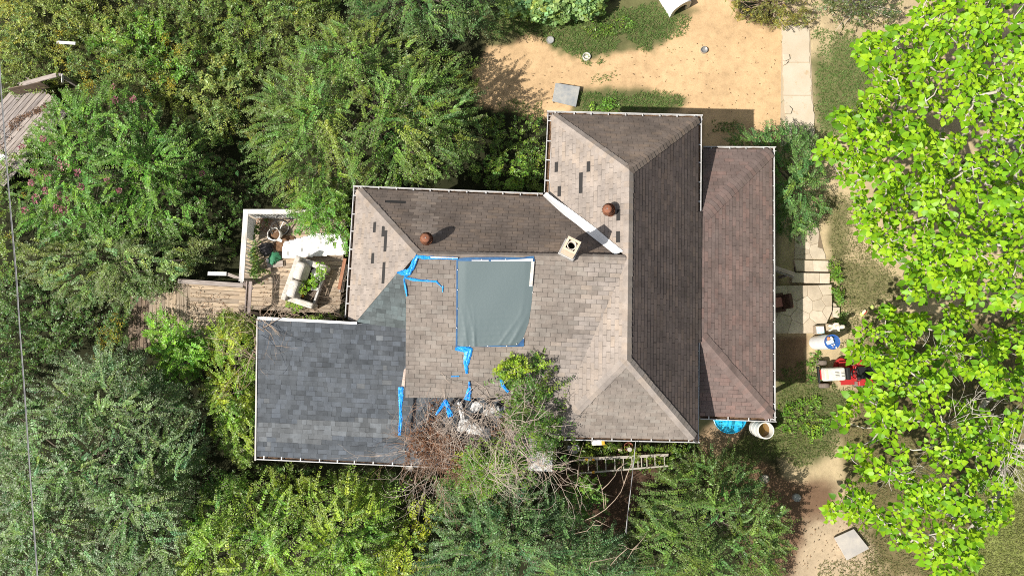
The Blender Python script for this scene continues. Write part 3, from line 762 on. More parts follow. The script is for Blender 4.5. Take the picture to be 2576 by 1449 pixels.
# ------------------------------------------------------------------ TARPS AND THINGS ON THE ROOF
def px(x, y, x0, y0, sc): return ((x0+x/sc)/1.1646, (y0+y/sc)/1.1646)
def tarp_sheet():
    root = thing('roof_tarp', 'grey green tarp nailed over the brown south roof slope, with white battens', 'tarp', tuple(pl_ws.hit(1245, 765)))
    inv = Matrix.Translation(-Vector(root.location))
    def own(o): o.parent = root; o.matrix_parent_inverse = inv; return o
    left = [(1151,655),(1150,700),(1149,760),(1148.5,820),(1148,872)]
    right = [(1343,656),(1341,722),(1337,765),(1330,812),(1318,846),(1308,870)]
    def edge(pl_, v):
        for i in range(len(pl_)-1):
            if pl_[i+1][1] >= v: 
                a, b = pl_[i], pl_[i+1]; k = (v-a[1])/(b[1]-a[1]+1e-9); return a[0]+(b[0]-a[0])*k
        return pl_[-1][0]
    nu, nv = 60, 66; V = []; 
    for j in range(nv+1):
        fj = j/nv; v = 655+215*fj
        for i in range(nu+1):
            fi = i/nu; u = edge(left, v)*(1-fi)+edge(right, v)*fi
            low = max(0, (fj-.45)/.55)
            h = .032 + .006*low*math.sin(fj*96)+.004*math.sin(fi*9+fj*7)
            h += .014*low*max(0, math.sin(fi*46+fj*9))*math.exp(-fi*7)
            h += .02*low*math.exp(-((fi-.97+.35*max(0,fj-.62))/.025)**2) + .016*low*math.exp(-((fi-.88+.55*max(0,fj-.62))/.022)**2)
            h += .010*low*(vnoise(np.array([fi*30]), np.array([fj*44]), 1.0, 5)[0]-.3)*(.4+fi*.6)
            for a, b in ((.05,.25),(.14,.32),(.22,.12)):
                h += .012*low*math.exp(-((fi-a-b*(fj-.5))/.016)**2)
            h *= min(1, .35+fi*6, .35+(1-fi)*6)
            V.append(pl_ws.hit(u, v + 2*math.sin(fi*6), h))
    mb = MB(); mb.add(V, [(j*(nu+1)+i, (j+1)*(nu+1)+i, (j+1)*(nu+1)+i+1, j*(nu+1)+i+1) for j in range(nv) for i in range(nu)])
    own(mb.build('cover_sheet', M['tarp'], smooth=True))
    def flat(pts, name, m, h0, th):
        q = [pl_ws.hit(u, v, h0) for u, v in pts]
        n_ = (q[1]-q[0]).cross(q[2]-q[0])
        if n_.z < 0: q = q[::-1]
        mb = MB(); mb.slab(q, pl_ws.n, th); return own(mb.build(name, m))
    X = lambda x, y: px(x, y, 1310, 730, 4.528)
    flat([X(145,122),X(300,108),X(700,105),X(1000,112),X(1080,95),X(1150,92),X(1163,160),X(1120,165),X(145,158)], 'underlay', M['navy'], .045, .012)
    flat([X(122,150),X(142,120),X(142,600),X(136,1290),X(112,1305),X(120,900)], 'underlay', M['navy'], .020, .010)
    flat([X(120,1278),X(1010,1278),X(1010,1292),X(120,1296)], 'underlay', M['navy'], .026, .012)
    flat([X(925,1282),X(1022,1172),X(1018,1286)], 'underlay', M['navy'], .034, .012)
    flat([X(325,146),X(550,146),X(550,158),X(325,156)], 'batten', M['white'], .068, .025)
    flat([X(582,146),X(800,146),X(1136,124),X(1136,162),X(800,160),X(582,158)], 'batten', M['white'], .068, .025)
    flat([X(1118,166),X(1158,166),X(1130,495),X(1087,493)], 'batten', M['rail'], .065, .03)
    for x, y in ((136,274),(136,540),(134,788),(128,1042),(302,1280),(540,1282),(792,1282),(922,1254),(1018,1182),(1131,575),(458,138),(775,136)):
        p = pl_ws.hit(*X(x, y), .04); mb = MB(); mb.lathe([(.014,0),(.014,.006),(.006,.009)], 8)
        own(mb.build('washer', M['white'], loc=p))
    flat([X(-640,102),X(140,112),X(140,126),X(-640,116)], 'batten', M['white'], .06, .025) if False else None
tarp_sheet()
def ribbon(name, label, pts, widths, plf, m, h=.03, crump=.035, seg=5, cat='tarp scrap', group='torn scraps of blue tarp'):
    """crumpled strip that follows pts (photo px) on plane plf"""
    P = []; Wd = []
    for i in range(len(pts)-1):
        k = max(2, int(math.dist(pts[i], pts[i+1])/2.2))
        for j in range(k):
            f = j/k; P.append((pts[i][0]*(1-f)+pts[i+1][0]*f, pts[i][1]*(1-f)+pts[i+1][1]*f)); Wd.append(widths[i]*(1-f)+widths[i+1]*f)
    P.append(pts[-1]); Wd.append(widths[-1])
    r = random.Random(len(label)*7+int(pts[0][0])); V = []; n = seg+1
    for i, p in enumerate(P):
        a = P[max(0, i-1)]; b = P[min(len(P)-1, i+1)]; d = Vector((b[0]-a[0], b[1]-a[1])).normalized(); nn = Vector((-d.y, d.x))
        w = Wd[i]*r.uniform(.82, 1.12)
        for j in range(n):
            f = (j/seg-.5)*w; hh = h + crump*(.5+.5*math.sin(j*2.6+i*.37+math.sin(i*.21)*2))*r.uniform(.4, 1.0)
            if j in (0, seg): hh = h*.6+crump*.2*r.random()
            V.append(plf.hit(p[0]+nn.x*f, p[1]+nn.y*f, hh))
    mb = MB(); mb.add(V, [(i*n+j, i*n+j+1, (i+1)*n+j+1, (i+1)*n+j) for i in range(len(P)-1) for j in range(seg)])
    o = mb.build(name, m); return tag(o, label, cat, group)
Y = lambda x, y: px(x, y, 1150, 700, 7.245)
ribbon('tarp_scrap', 'long torn blue tarp strip along the ridge and hip left of the tarp', [Y(1385,415),Y(900,400),Y(700,395),Y(520,375),Y(470,470),Y(420,600),Y(330,720),Y(250,790)], [7,8,11,10,12,15,15,8], pl_ws, M['blue'], h=.06)
ribbon('tarp_scrap', 'pointed blue tarp tatter lying over the brown hip edge at the top of the cricket', [Y(300,700),Y(200,720),Y(90,715)], [14,14,3], pl_ws, M['blue'])
ribbon('tarp_scrap', 'narrow blue tarp ribbon stretched across brown shingles left of the grey green tarp', [Y(245,820),Y(420,860),Y(600,885),Y(800,895),Y(930,905),Y(1040,1018)], [4,7,5,4.5,5,2], pl_ws, M['blue'], crump=.015, seg=3)
ribbon('tarp_scrap', 'thin blue tarp tail hanging down the seam between grey and brown shingles', [Y(245,840),Y(260,960),Y(285,1080),Y(305,1220)], [3,5.5,6,3], pl_ws, M['blue'], h=.05, crump=.015, seg=3)
ribbon('tarp_scrap', 'tiny loose blue piece lying alone at the end of the narrow blue ribbon', [Y(1068,1000),Y(1064,1130)], [4,4], pl_ws, M['blue'], crump=.008, seg=3)
o = MB(); q = [pl_ws.hit(*Y(805,380), .085), pl_ws.hit(*Y(1385,395), .085), pl_ws.hit(*Y(1385,412), .085), pl_ws.hit(*Y(805,402), .085)]
o.slab(q[::-1], pl_ws.n, .025); o = o.build('batten', M['white']); tag(o, 'thin white batten holding down the blue strip along the ridge', 'batten')
Z = lambda x, y: px(x, y, 1150, 1020, 3.814)
ribbon('tarp_scrap', 'ragged blue tarp tongue hanging from the bottom left corner of the grey green tarp', [Z(700,8),Z(800,8),Z(850,30),Z(830,120),Z(822,200),Z(832,285)], [8,16,22,18,11,7], pl_ws, M['blue'])
ribbon('tarp_scrap', 'upright blue tarp strip on the grey roof along the lower brown edge', [Z(92,435),Z(95,560),Z(88,660),Z(92,800),Z(85,890),Z(78,972)], [14,13,8,9,8,7], pl_ws, M['blue'], h=.02)
ribbon('tarp_scrap', 'small blue sliver on the brown shingles above the dead vine', [Z(655,315),Z(745,312)], [3,3], pl_ws, M['blue'], crump=.01, seg=3)
ribbon('tarp_scrap', 'forked blue tarp shred caught left in the dead vine', [Z(485,745),Z(545,660),Z(595,585),Z(620,660),Z(650,765)], [5,8,10,12,14], pl_ws, M['blue'], crump=.06)
ribbon('tarp_scrap', 'blue tarp knot caught in the middle of the dead vine', [Z(858,370),Z(862,440),Z(850,510),Z(835,580)], [4,8,14,18], pl_ws, M['blue'], crump=.06)
ribbon('tarp_scrap', 'blue tarp shred showing through the bush on the roof', [Z(1215,280),Z(1220,360),Z(1235,420),Z(1295,490)], [9,10,10,7], pl_ws, M['blue'], h=.1, crump=.06)
for i, (lab, pts, wd) in enumerate([
 ('largest of the crumpled white sheets under the dead vine, lower patch', [Z(740,930),Z(800,830),Z(860,880),Z(1000,930)], [12,26,34,20]),
 ('crumpled white sheet patch under the dead vine, upper left of the bush', [Z(890,700),Z(940,640),Z(1000,630)], [16,24,12]),
 ('slanting white sheet patch under the dead vine, nearest to the bush', [Z(1015,735),Z(1100,690),Z(1190,670)], [12,20,14]),
 ('narrow white sheet patch between the blue scraps under the dead vine', [Z(745,600),Z(770,700),Z(790,800)], [10,14,12])]):
    ribbon('white_sheet', lab, pts, wd, pl_ws, M['sheet_old'], h=.03, crump=.06, cat='plastic sheet', group='white sheet scraps on the roof')

# ------------------------------------------------------------------ DECK, WALKWAY AND WHAT LIES ON THEM
HR = R(-2.6)                                              # the house's bearing
hx = Vector((math.cos(HR), math.sin(HR), 0)); hy = Vector((-math.sin(HR), math.cos(HR), 0))
def beam(name, a, b, w, h, m, parent=None, inv=None, up=Vector((0,0,1)), bevel=.004, label=None):
    a = Vector(a); b = Vector(b); d = b-a; L = d.length; d.normalize()
    y = up.cross(d).normalized(); z = d.cross(y)
    mb = MB(); mb.box((0,0,0), (L, w, h))
    o = mb.build(name, m, bevel=bevel, seg=1)
    c = (a+b)/2; X = Matrix(((d.x,y.x,z.x,c.x),(d.y,y.y,z.y,c.y),(d.z,y.z,z.z,c.z),(0,0,0,1)))
    if parent is not None:
        o.parent = parent; o.matrix_parent_inverse = parent.matrix_basis.inverted()
    o.matrix_basis = X
    if label: o['label'] = label
    return o
ZD = .95
deck = thing('deck', 'small raised wooden deck beside the west end of the house, with peeling white railing', 'deck', tuple(at(735, 660, 0)))
bpy.context.view_layer.update()
A0 = at(620, 545, ZD)
r = random.Random(3)
for i in range(22):
    y0 = -i*.148
    a = A0 + hy*y0; b = a + hx*3.42
    ca = a + hy*-.07
    if proj_np(np.array([ca]))[1][0] > 815: break
    jit = r.uniform(-.006, .006)
    k = r.uniform(.3, .7)
    mid = a.lerp(b, k)
    beam('plank', a+Vector((0,0,jit)), mid-hx*.004+Vector((0,0,jit)), .138, .036, M['plank'], deck)
    beam('plank', mid+hx*.004+Vector((0,0,jit)), b+Vector((0,0,jit)), .138, .036, M['plank'], deck)
ZT = 1.87
c_nw, c_ne, c_sw = at(619,533,ZT), at(800,533,ZT), at(607,708,ZT)
beam('top_rail', c_nw - hx*.09, c_ne, .16, .04, M['rail'], deck)
beam('top_rail', c_nw + hy*.07+Vector((0,0,.004)), c_sw, .17, .04, M['rail'], deck)
beam('railing_board', c_nw + hx*.05 + Vector((0,0,-.4)) - hy*.12, c_nw + hx*.05 + Vector((0,0,-.4)) - hy*.85, .02, .75, M['white'], deck)
for i in range(22):
    p = c_nw + hx*(.12+i*.12) - hy*.01
    beam('baluster', p+Vector((0,0,-.03)), p+Vector((0,0,-.85)), .035, .035, M['white'], deck, up=Vector((0,1,0)))
for i in range(13):
    p = c_nw - hy*(1.0+i*.12) - hx*.0
    if i < 9: beam('baluster', p+Vector((0,0,-.03)), p+Vector((0,0,-.85)), .035, .035, M['rail'], deck, up=Vector((0,1,0)))
beam('bottom_rail', c_nw - hy*.02+Vector((0,0,-.78)), c_ne- hy*.02+Vector((0,0,-.78)), .04, .09, M['white'], deck)
for p in (c_nw, c_sw, at(712,533,ZT)):
    beam('rail_post', Vector((p.x, p.y, -.05)), Vector((p.x, p.y, ZT-.03)), .09, .09, M['rail'], deck, up=Vector((0,1,0)))
g0, g1 = at(622,715,1.75), at(618,785,1.75)
beam('top_rail', g0 + hy*.1, g1, .035, .14, M['post'], deck)
beam('top_rail', g0 + hx*.10+ hy*.1, g1 + hx*.10, .12, .04, M['post'], deck)
beam('top_rail', at(607,708,1.8), at(636,727,1.72), .1, .05, M['post'], deck)
beam('rail_post', Vector((g1.x+.08, g1.y, -.05)), Vector((g1.x+.08, g1.y, 1.72)), .09, .09, M['post'], deck, up=Vector((0,1,0)))
for q in ((640,560),(640,790),(850,790),(850,560)):
    p = at(*q, ZD); beam('deck_post', (p.x, p.y, -.05), (p.x, p.y, ZD-.03), .1, .1, M['plank_dk'], deck, up=Vector((0,1,0)))

walk = thing('wooden_walkway', 'lower wooden walkway of long boards leading left from the deck into the bushes', 'walkway', tuple(at(520, 770, 0)))
bpy.context.view_layer.update()
ZW = .55
for i in range(13):
    a = at(478, 722+i*10.2, ZW); b = at(620, 729+i*10.2, ZW+.25)
    beam('plank', a, b, .128, .035, M['plank'], walk)
for i in range(5):
    a = at(440+i*9.6, 714, ZW-.02); b = at(436+i*9.6, 850, ZW-.02)
    beam('plank', a, b, .122, .035, M['plank'], walk)
for i in range(6):
    a = at(382+i*10, 735, ZW-.2); b = at(376+i*10, 862, ZW-.2)
    beam('plank', a, b, .128, .035, M['plank'], walk)
for i in range(6):
    a = at(332+i*10, 745, ZW-.35); b = at(326+i*10, 880, ZW-.35)
    beam('plank', a, b, .128, .035, M['plank_dk'], walk)
beam('side_rail', at(448,707,1.25), at(612,718,1.45), .15, .045, M['plank_grey'], walk)
beam('side_rail', at(470,716,.95), at(618,727,1.1), .04, .16, M['plank'], walk)
for q in ((455,708),(535,712)):
    p = at(*q, 1.3); beam('rail_post', (p.x, p.y, -.05), (p.x, p.y, 1.25), .09, .09, M['plank_grey'], walk, up=Vector((0,1,0)))
tag(beam('loose_board', at(523,688,1.1), at(570,689,1.1), .13, .03, M['white']), 'short white board lying on brush beside the walkway rail', 'board')
tag(beam('loose_board', at(571,689,1.05), at(606,702,1.0), .11, .03, M['plank_grey']), 'grey slanting board between the short white board and the deck corner', 'board')

# loveseat
def loveseat():
    TL, Rt, Bt, Lf = at(742,643,ZD+.75), at(833,681,ZD+.62), at(776,774,ZD+.62), at(707,741,ZD+.75)
    c = (TL+Rt+Bt+Lf)/4
    ax = (Lf-TL).normalized(); ax.z = 0; ax.normalize(); fx = Vector((-ax.y, ax.x, 0))
    if fx.dot(Rt-TL) < 0: fx = -fx
    rz = math.atan2(fx.y, fx.x)
    root = thing('loveseat', 'rotting pale two-seat sofa with seat cushions gone and green weeds growing in it', 'sofa', (c.x, c.y, ZD+.02), rz)
    # local: x = forward, y = left of forward
    L, D = 1.52, 1.02
    def bb(name, c_, d_, m, bev=.05, rot=None, seg=3):
        mb = MB(); mb.box((0,0,0), d_); return mb.build(name, m, root, bevel=bev, seg=seg, loc=c_, rot=rot, smooth=False)
    bb('back_frame', (-D/2+.09,0,.42), (.18,L,.80), M['sofa'], .06)
    for s_ in (-1, 1):
        bb('arm', (.02, s_*(L/2-.10), .30), (D-.02,.20,.60), M['sofa'], .07)
        mb = MB(); mb.box((0,0,0), (.36,.60,.52)); mb.build('back_cushion', M['sofa'], root, bevel=.13, seg=5, loc=(-D/2+.30, s_*.31, .60), rot=(0,R(-14),0))
    bb('seat_well', (.04,0,.20), (D-.2,L-.38,.10), M['sofa_in'], .02)
    bb('front_rail', (D/2-.05,0,.36), (.07,L,.10), M['rail'], .015)
    bb('front_rail', (D/2-.06,0,.14), (.05,L,.12), M['plank_grey'], .01)
    bb('slat', (.20,-.12,.33), (.62,.10,.05), M['cloth_w'], .02, (0,0,.15))
    bb('slat', (.30,.28,.33), (.40,.09,.05), M['cloth_w'], .02, (0,0,-.2))
    mb = MB(); mb.blob((.22,.36,.32), (.46,.34,.2), .3, 8, 16, 9); mb.build('torn_padding', M['cloth_w'], root)
    mb = MB(); mb.blob((-.02,-.45,.30), (.14,.11,.10), .12, 4); o = mb.build('yellow_rag', M['yellow'], None, smooth=True)
    o.parent = None; o.matrix_basis = Matrix.Translation(root.location) @ Matrix.Rotation(rz, 4, 'Z')
    tag(o, 'small yellow lump lying inside the rotten sofa', 'rag')
    return root, rz
sofa, sofa_rz = loveseat()

def crumple(name, label, cat, poly, z, m, amp=.05, n=26, group=None):
    P = np.array(poly, float); lo = P.min(0); hi = P.max(0)
    us = np.linspace(lo[0]-3, hi[0]+3, n); vs = np.linspace(lo[1]-3, hi[1]+3, n)
    U, V_ = np.meshgrid(us, vs, indexing='ij'); u, v = U.ravel(), V_.ravel()
    w = inside(poly, u, v)
    h = z + amp*(vnoise(u, v, 9, 3)*.6+vnoise(u, v, 4, 4)*.4)
    p = at_np(u, v, h)
    fs = []
    for i in range(n-1):
        for j in range(n-1):
            q = (i*n+j, (i+1)*n+j, (i+1)*n+j+1, i*n+j+1)
            if sum(w[k] for k in q) >= 3: fs.append(q[::-1])
    mb = MB(); mb.add([tuple(k) for k in p], fs); o = mb.build(name, m)
    md = o.modifiers.new('t', 'SOLIDIFY'); md.thickness = .01
    return tag(o, label, cat, group)
crumple('plastic_sheet', 'bright white plastic sheet spread over the deck between the sofa and the bush', 'plastic sheet',
        [(707,616),(720,606),(740,602),(765,595),(800,585),(840,585),(872,590),(872,641),(800,645),(738,651),(712,651),(707,643)], ZD+.06, M['membrane'], .12, 30)
# bag of soil
p = at(689, 589, ZD+.36)
bag = thing('soil_bag', 'open white plastic bag filled with brown soil standing on the deck', 'bag', (p.x, p.y, ZD+.02))
mb = MB(); mb.lathe([(.17,0),(.21,.12),(.215,.26),(.225,.36),(.20,.37),(.19,.30)], 28, wob=.06); mb.build('bag_skin', M['milk'], bag)
mb = MB(); mb.lathe([(.195,.24),(.12,.27),(.02,.28)], 24, wob=.05); mb.build('soil', M['soil'], bag)
mb = MB(); mb.add([(.16,-.12,.36),(.28,-.20,.30),(.24,-.28,.28),(.08,-.22,.36)], [(0,1,2,3)]); mb.build('torn_flap', M['milk'], bag)
# bicycle
def bicycle():
    p = at(709, 584, ZD+.45)
    root = thing('bicycle', 'dark bicycle with a pale wheel rim leaning in the deck corner under the bush', 'bicycle', (p.x, p.y, ZD+.03))
    root.rotation_euler = (R(38), 0, R(218))
    def wheel(x):
        w = MB(); n = 32; vs = []; fs = []
        def torus(r0, rr, mm, name, par):
            mb = MB(); k = 8
            vs = [((r0+rr*math.cos(2*math.pi*j/k))*math.cos(2*math.pi*i/n)+x, rr*math.sin(2*math.pi*j/k), .33+(r0+rr*math.cos(2*math.pi*j/k))*math.sin(2*math.pi*i/n)) for i in range(n) for j in range(k)]
            fs = [(i*k+j, ((i+1) % n)*k+j, ((i+1) % n)*k+(j+1) % k, i*k+(j+1) % k) for i in range(n) for j in range(k)]
            mb.add(vs, fs); return mb.build(name, mm, par, smooth=True)
        ty = torus(.31, .024, M['rubber'], 'wheel', root)
        torus(.285, .013, M['steel'], 'rim', ty)
        sp = MB()
        for i in range(14):
            a = 2*math.pi*i/14; sp.tube([(x, .02*(-1)**i, .33), (x+.28*math.cos(a), 0, .33+.28*math.sin(a))], .004, 4)
        sp.tube([(x,-.05,.33),(x,.05,.33)], .025, 8); sp.build('spokes', M['steel'], ty)
    wheel(0); wheel(-1.02)
    f = MB()
    for a, b in (((-1.02,0,.33),(-.55,0,.30)),((-.55,0,.30),(-.68,0,.78)),((-1.02,0,.33),(-.65,0,.70)),((-.65,0,.72),(-.16,0,.74)),((-.55,0,.30),(-.14,0,.66)),((-.12,0,.80),(0,0,.33))):
        f.tube([a, b], .018, 8)
    f.build('frame', M['seat'], root)
    h = MB(); h.tube([(-.20,.30,.93),(-.14,.12,.90),(-.13,0,.88),(-.14,-.12,.90),(-.20,-.30,.93)], .013, 8); h.tube([(-.12,0,.78),(-.13,0,.89)], .014, 8); h.build('handlebar', M['steel'], root)
    s_ = MB(); s_.box((-.71,0,.84), (.26,.13,.05), taper=.8); s_.build('saddle', M['rubber'], root, bevel=.02)
    c_ = MB(); c_.lathe([(.08,-.012),(.08,.012)], 16, X=Matrix.Translation((-.55,0,.30)) @ Matrix.Rotation(R(90), 4, 'X')); c_.build('crank', M['steel'], root)
bicycle()
# wire rack
p = at(672, 568, ZD)
rack = thing('wire_rack', 'rusty wire rack lying on the deck behind the bag of soil', 'rack', (p.x, p.y, ZD+.06), R(-25))
mb = MB()
for i in range(6): mb.tube([(-.35+i*.14,-.22,0),(-.35+i*.14,.22,0)], .009, 5)
for i in range(4): mb.tube([(-.36,-.21+i*.14,.012),(.36,-.21+i*.14,.012)], .009, 5)
mb.build('wire_grid', M['rust'], rack)
for name, lab, cat, q, d, m, sd in (
  ('dark_clothes', 'heap of dark cloth on the deck below the bag of soil', 'cloth', (669,627,ZD+.10), (.52,.36,.24), 'cloth_dk', 3),
  ('green_sack', 'crumpled dark green sack on the deck left of the white plastic sheet', 'sack', (690,650,ZD+.13), (.34,.44,.28), 'green_bag', 5),
  ('white_rag', 'small white rag beside the crumpled green sack', 'rag', (678,655,ZD+.10), (.26,.16,.14), 'cloth_w', 7),
  ('brown_compost', 'spilled brown soil between the bag and the white sheet', 'soil', (716,612,ZD+.05), (.7,.5,.12), 'soil', 9)):
    p = at(*q); mb = MB(); mb.blob((0,0,0), d, .25, sd, 22, 12); tag(mb.build(name, M[m], loc=p), lab, cat)
tag(beam('loose_board', at(672,667,ZD+.12), at(712,663,ZD+.10), .2, .03, M['plank_grey']), 'wide grey board lying on the deck left of the sofa', 'board')
tag(beam('loose_board', at(868,650,ZD+.35), at(853,728,ZD+.25), .11, .035, M['orange_board']), 'rusty orange board leaning along the west wall of the house', 'board')
for i, (x, lab) in enumerate(((862,'grey board nearest the orange board in the lumber along the west wall'),(866,'thin grey board in the middle of the lumber along the west wall'),(870,'grey board nearest the gutter in the lumber along the west wall'))):
    tag(beam('loose_board', at(x+4,665,ZD+.3-.05*i), at(x-8,735,ZD+.22-.05*i), .05, .03, M['plank_grey']), lab, 'board', 'lumber along the west wall')

# old platform at the left edge
plat = thing('old_platform', 'old silver grey wooden platform at the left edge of the yard, half swallowed by weeds', 'platform', tuple(at(40, 310, 0)))
bpy.context.view_layer.update()
X6 = lambda x, y: px(x, y, 0, 200, 4.832)
dd = (at(*X6(540,400), .5)-at(*X6(0,1010), .5)).normalized(); nn = Vector((dd.y, -dd.x, 0))
o0 = at(*X6(150,640), .5)
for i in range(14):
    a = o0 + nn*(i-3)*.155 - dd*2.6; b = o0 + nn*(i-3)*.155 + dd*(1.35+.02*(i % 3))
    beam('plank', a, b, .14, .04, M['plank_grey'], plat)
beam('side_beam', at(*X6(330,225), 1.1), at(*X6(800,100), 1.1), .15, .05, M['plank_grey'], plat)
beam('side_beam', at(*X6(180,330), .85), at(*X6(640,235), .85), .03, .5, M['plank_dk'], plat)
for q in ((340,222),(840,92)):
    p = at(*X6(*q), 1.05); beam('post', (p.x, p.y, -.05), (p.x, p.y, 1.06), .1, .1, M['plank_grey'], plat, up=Vector((0,1,0)))
beam('post', at(*X6(880,90), 1.08), at(*X6(885,200), .7), .06, .06, M['rail'], plat)
tag(beam('loose_board', at(143,107,.9), at(190,110,.9), .10, .03, M['white']), 'faded white board showing among the goldenrod weeds at upper left', 'board')
crumple('plastic_sheet', 'white plastic scrap at the left edge below the old platform', 'plastic sheet', [(-20,388),(6,388),(20,396),(18,402),(-20,406)], .5, M['membrane'], .08, 12)

# cables
def cable(name, label, pts, r, m, sag=0):
    P = []
    for i in range(len(pts)-1):
        a, b = pts[i], pts[i+1]
        for k in range(6):
            f = k/6; P.append(at(*(a[j]*(1-f)+b[j]*f for j in range(3))))
    P.append(at(*pts[-1])); mb = MB(); mb.tube(P, r, 6)
    return tag(mb.build(name, m, smooth=True), label, 'cable')
cable('power_cable', 'grey overhead cable crossing the left edge of the yard from top to bottom', [(-30,-120,6.9),(-6,80,6.75),(1,206,6.7),(15,391,6.6),(22,480,6.55),(40,687,6.5),(50,829,6.5),(60,962,6.5),(76,1197,6.6),(94,1449,6.7),(103,1560,6.8)], .017, M['cable'])
cable('power_cable', 'pale thin wire twisted along the overhead cable at left', [(-28,-120,6.93),(-4.5,80,6.78),(2.5,206,6.74),(16,391,6.64),(23.5,480,6.58),(42,687,6.53),(51,829,6.54),(61.5,962,6.54),(77,1197,6.64),(95.5,1449,6.74),(104.5,1560,6.84)], .008, M['wire'])
cable('service_wire', 'pale service wire dropping from the south gutter into the bushes', [(1599,1108,3.85),(1596,1150,3.8),(1590,1200,3.8),(1584,1255,3.8),(1577,1310,3.75),(1574,1338,3.6)], .008, M['wire'])
cable('service_wire', 'dark service wire twisted beside the pale one below the south gutter', [(1600,1108,3.83),(1593,1158,3.78),(1591,1200,3.83),(1582,1262,3.77),(1578,1305,3.78),(1576,1342,3.55)], .009, M['cable'])

# ------------------------------------------------------------------ YARD THINGS
def bowl(u, v, r_, h, m, inner, label, full=.5):
    p = at(u, v, 0)
    root = thing('bowl', label, 'bowl', (p.x, p.y, .0), 0, 'dog bowls in the yard')
    mb = MB(); mb.lathe([(r_*1.05,0),(r_,h),(r_*.9,h),(r_*.82,h*.25),(.001,h*.22)], 24); mb.build('bowl_body', m, root, smooth=False)
    mb = MB(); mb.lathe([(.001,h*full),(r_*.855,h*full)], 20); mb.build('contents', inner, root)
bowl(1384, 103.5, .135, .09, M['galv'], M['slab'], 'grey bowl on the sand left of the grass tongue, nearest the big shrub', .8)
bowl(1475, 145, .14, .10, M['milk'], M['clay'], 'cream bowl on the sand at the tip of the grass tongue', .3)
bowl(1770, 128.5, .125, .10, M['steel'], M['steel'], 'shiny metal bowl alone on the open sand', .28)
bowl(1922, 1203, .14, .10, M['steel'], M['clay'], 'metal bowl in the shade beside the bush at lower right', .3)
bowl(2002, 1250, .13, .12, M['galv'], M['slab'], 'grey bucket-like bowl on the brown earth at lower right', .85)
def board_table(name, label, px4, h, m, th=.035):
    q = [at(u, v, h) for u, v in px4]; c = sum(q, Vector())/4
    root = thing(name, label, 'low table', (c.x, c.y, 0))
    mb = MB(); loc = [(p.x-c.x, p.y-c.y) for p in q]; mb.prism(loc, h-th, h); mb.build('top_board', m, root, bevel=.006, seg=1)
    for p in loc:
        mb = MB(); mb.box((p[0]*.86, p[1]*.86, (h-th)/2), (.06,.06,h-th)); mb.build('leg', M['plank_dk'], root)
board_table('low_table', 'square mottled grey board on low legs beside the north side of the house', [(1397.5,209),(1459,219),(1449,269),(1389,255)], .20, M['slab'])
board_table('low_table', 'tilted square pale grey board on low legs at the bottom right under the leaves', [(2098.7,1352),(2148,1330),(2187,1379),(2131,1409)], .15, M['slab_lt'])
# concrete walk
path = MB(); 
pa = tag(MB().prism([tuple(at(u, v, 0))[:2] for u, v in ((1967,64),(2036,64),(2049,370),(1962,370))], -.02, .025).build('concrete_path', mat('path_joint', (.42,.34,.24), .95)), kind='structure')
for poly in ([(1968,66),(2034,64),(2036,110),(2036,157),(1969,157)], [(1969,159),(2036,159),(2039,186),(2040,240),(1971,240)], [(1971,242),(2040,242),(2046,268),(2047,318),(1976,318)], [(1976,320),(2047,320),(2048,368),(1965,368)]):
    pp = []
    for i in range(len(poly)):
        a, b = poly[i], poly[(i+1) % len(poly)]; k = max(1, int(math.dist(a, b)/9)); vert = abs(a[1]-b[1]) > abs(a[0]-b[0])
        for j in range(k): pp.append((a[0]+(b[0]-a[0])*j/k + (rs.uniform(-1.8, 2.4) if vert and j else 0), a[1]+(b[1]-a[1])*j/k))
    mb = MB(); mb.prism([tuple(at(u, v, .04))[:2] for u, v in pp], .0, .05); mb.build('slab', M['conc'], pa)
for lab, poly in (('pale broken stone on the left edge of the concrete path, upper one', [(1968,137),(1984,139),(1986,150),(1975,155),(1969,152)]),
                  ('pale rounded stone on the left edge of the concrete path, lower one', [(1972,270),(1984,268),(1992,276),(1988,288),(1974,287)]),
                  ('pale stone chip just below the upper broken stone of the path', [(1969,157),(1983,154),(1977,163),(1970,166)])):
    q = [at(u, v, .08) for u, v in poly]; c = sum(q, Vector())/len(q)
    mb = MB(); mb.prism([(p.x-c.x, p.y-c.y) for p in q], 0, .085); tag(mb.build('stone', M['conc'], bevel=.015, loc=(c.x, c.y, .05)), lab, 'stone')
# flagstone steps and patio
def voronoi_stones(parent, poly, n, z0, z1, seed, shrink=.012, jz=.012):
    P3 = [at(u, v, z1) for u, v in poly]; P = [(p.x, p.y) for p in P3]
    r_ = np.random.default_rng(seed); pts = [(q[0], q[1]) for q in (lambda s_: [at(a, b, z1) for a, b in s_])(sample(poly, n, r_))]
    for _ in range(2):
        new = []
        for i, s_ in enumerate(pts):
            c = cell(P, pts, i)
            new.append(tuple(np.mean(c, 0)) if len(c) > 2 else s_)
        pts = new
    for i in range(n):
        c = cell(P, pts, i)
        if len(c) < 3: continue
        m_ = np.mean(c, 0); zz = z1 + r_.uniform(-jz, jz)
        q = []
        for x, y in c:
            d = math.hypot(x-m_[0], y-m_[1]); k = max(.3, 1-shrink/max(d, .01)); q.append(((x-m_[0])*k, (y-m_[1])*k))
        mb = MB(); mb.prism(q, z0-zz, 0); mb.build('flagstone', M['flag'], parent, bevel=.012, seg=1, loc=(m_[0], m_[1], zz))
def cell(P, pts, i):
    c = list(P)
    if area2(c) < 0: c = c[::-1]
    x0, y0 = pts[i]
    for j, (x1, y1) in enumerate(pts):
        if j == i: continue
        mx, my = (x0+x1)/2, (y0+y1)/2; dx, dy = x1-x0, y1-y0
        c = clip(c, (mx, my), (mx-dy, my+dx), 1)
        if len(c) < 3: return []
    return c
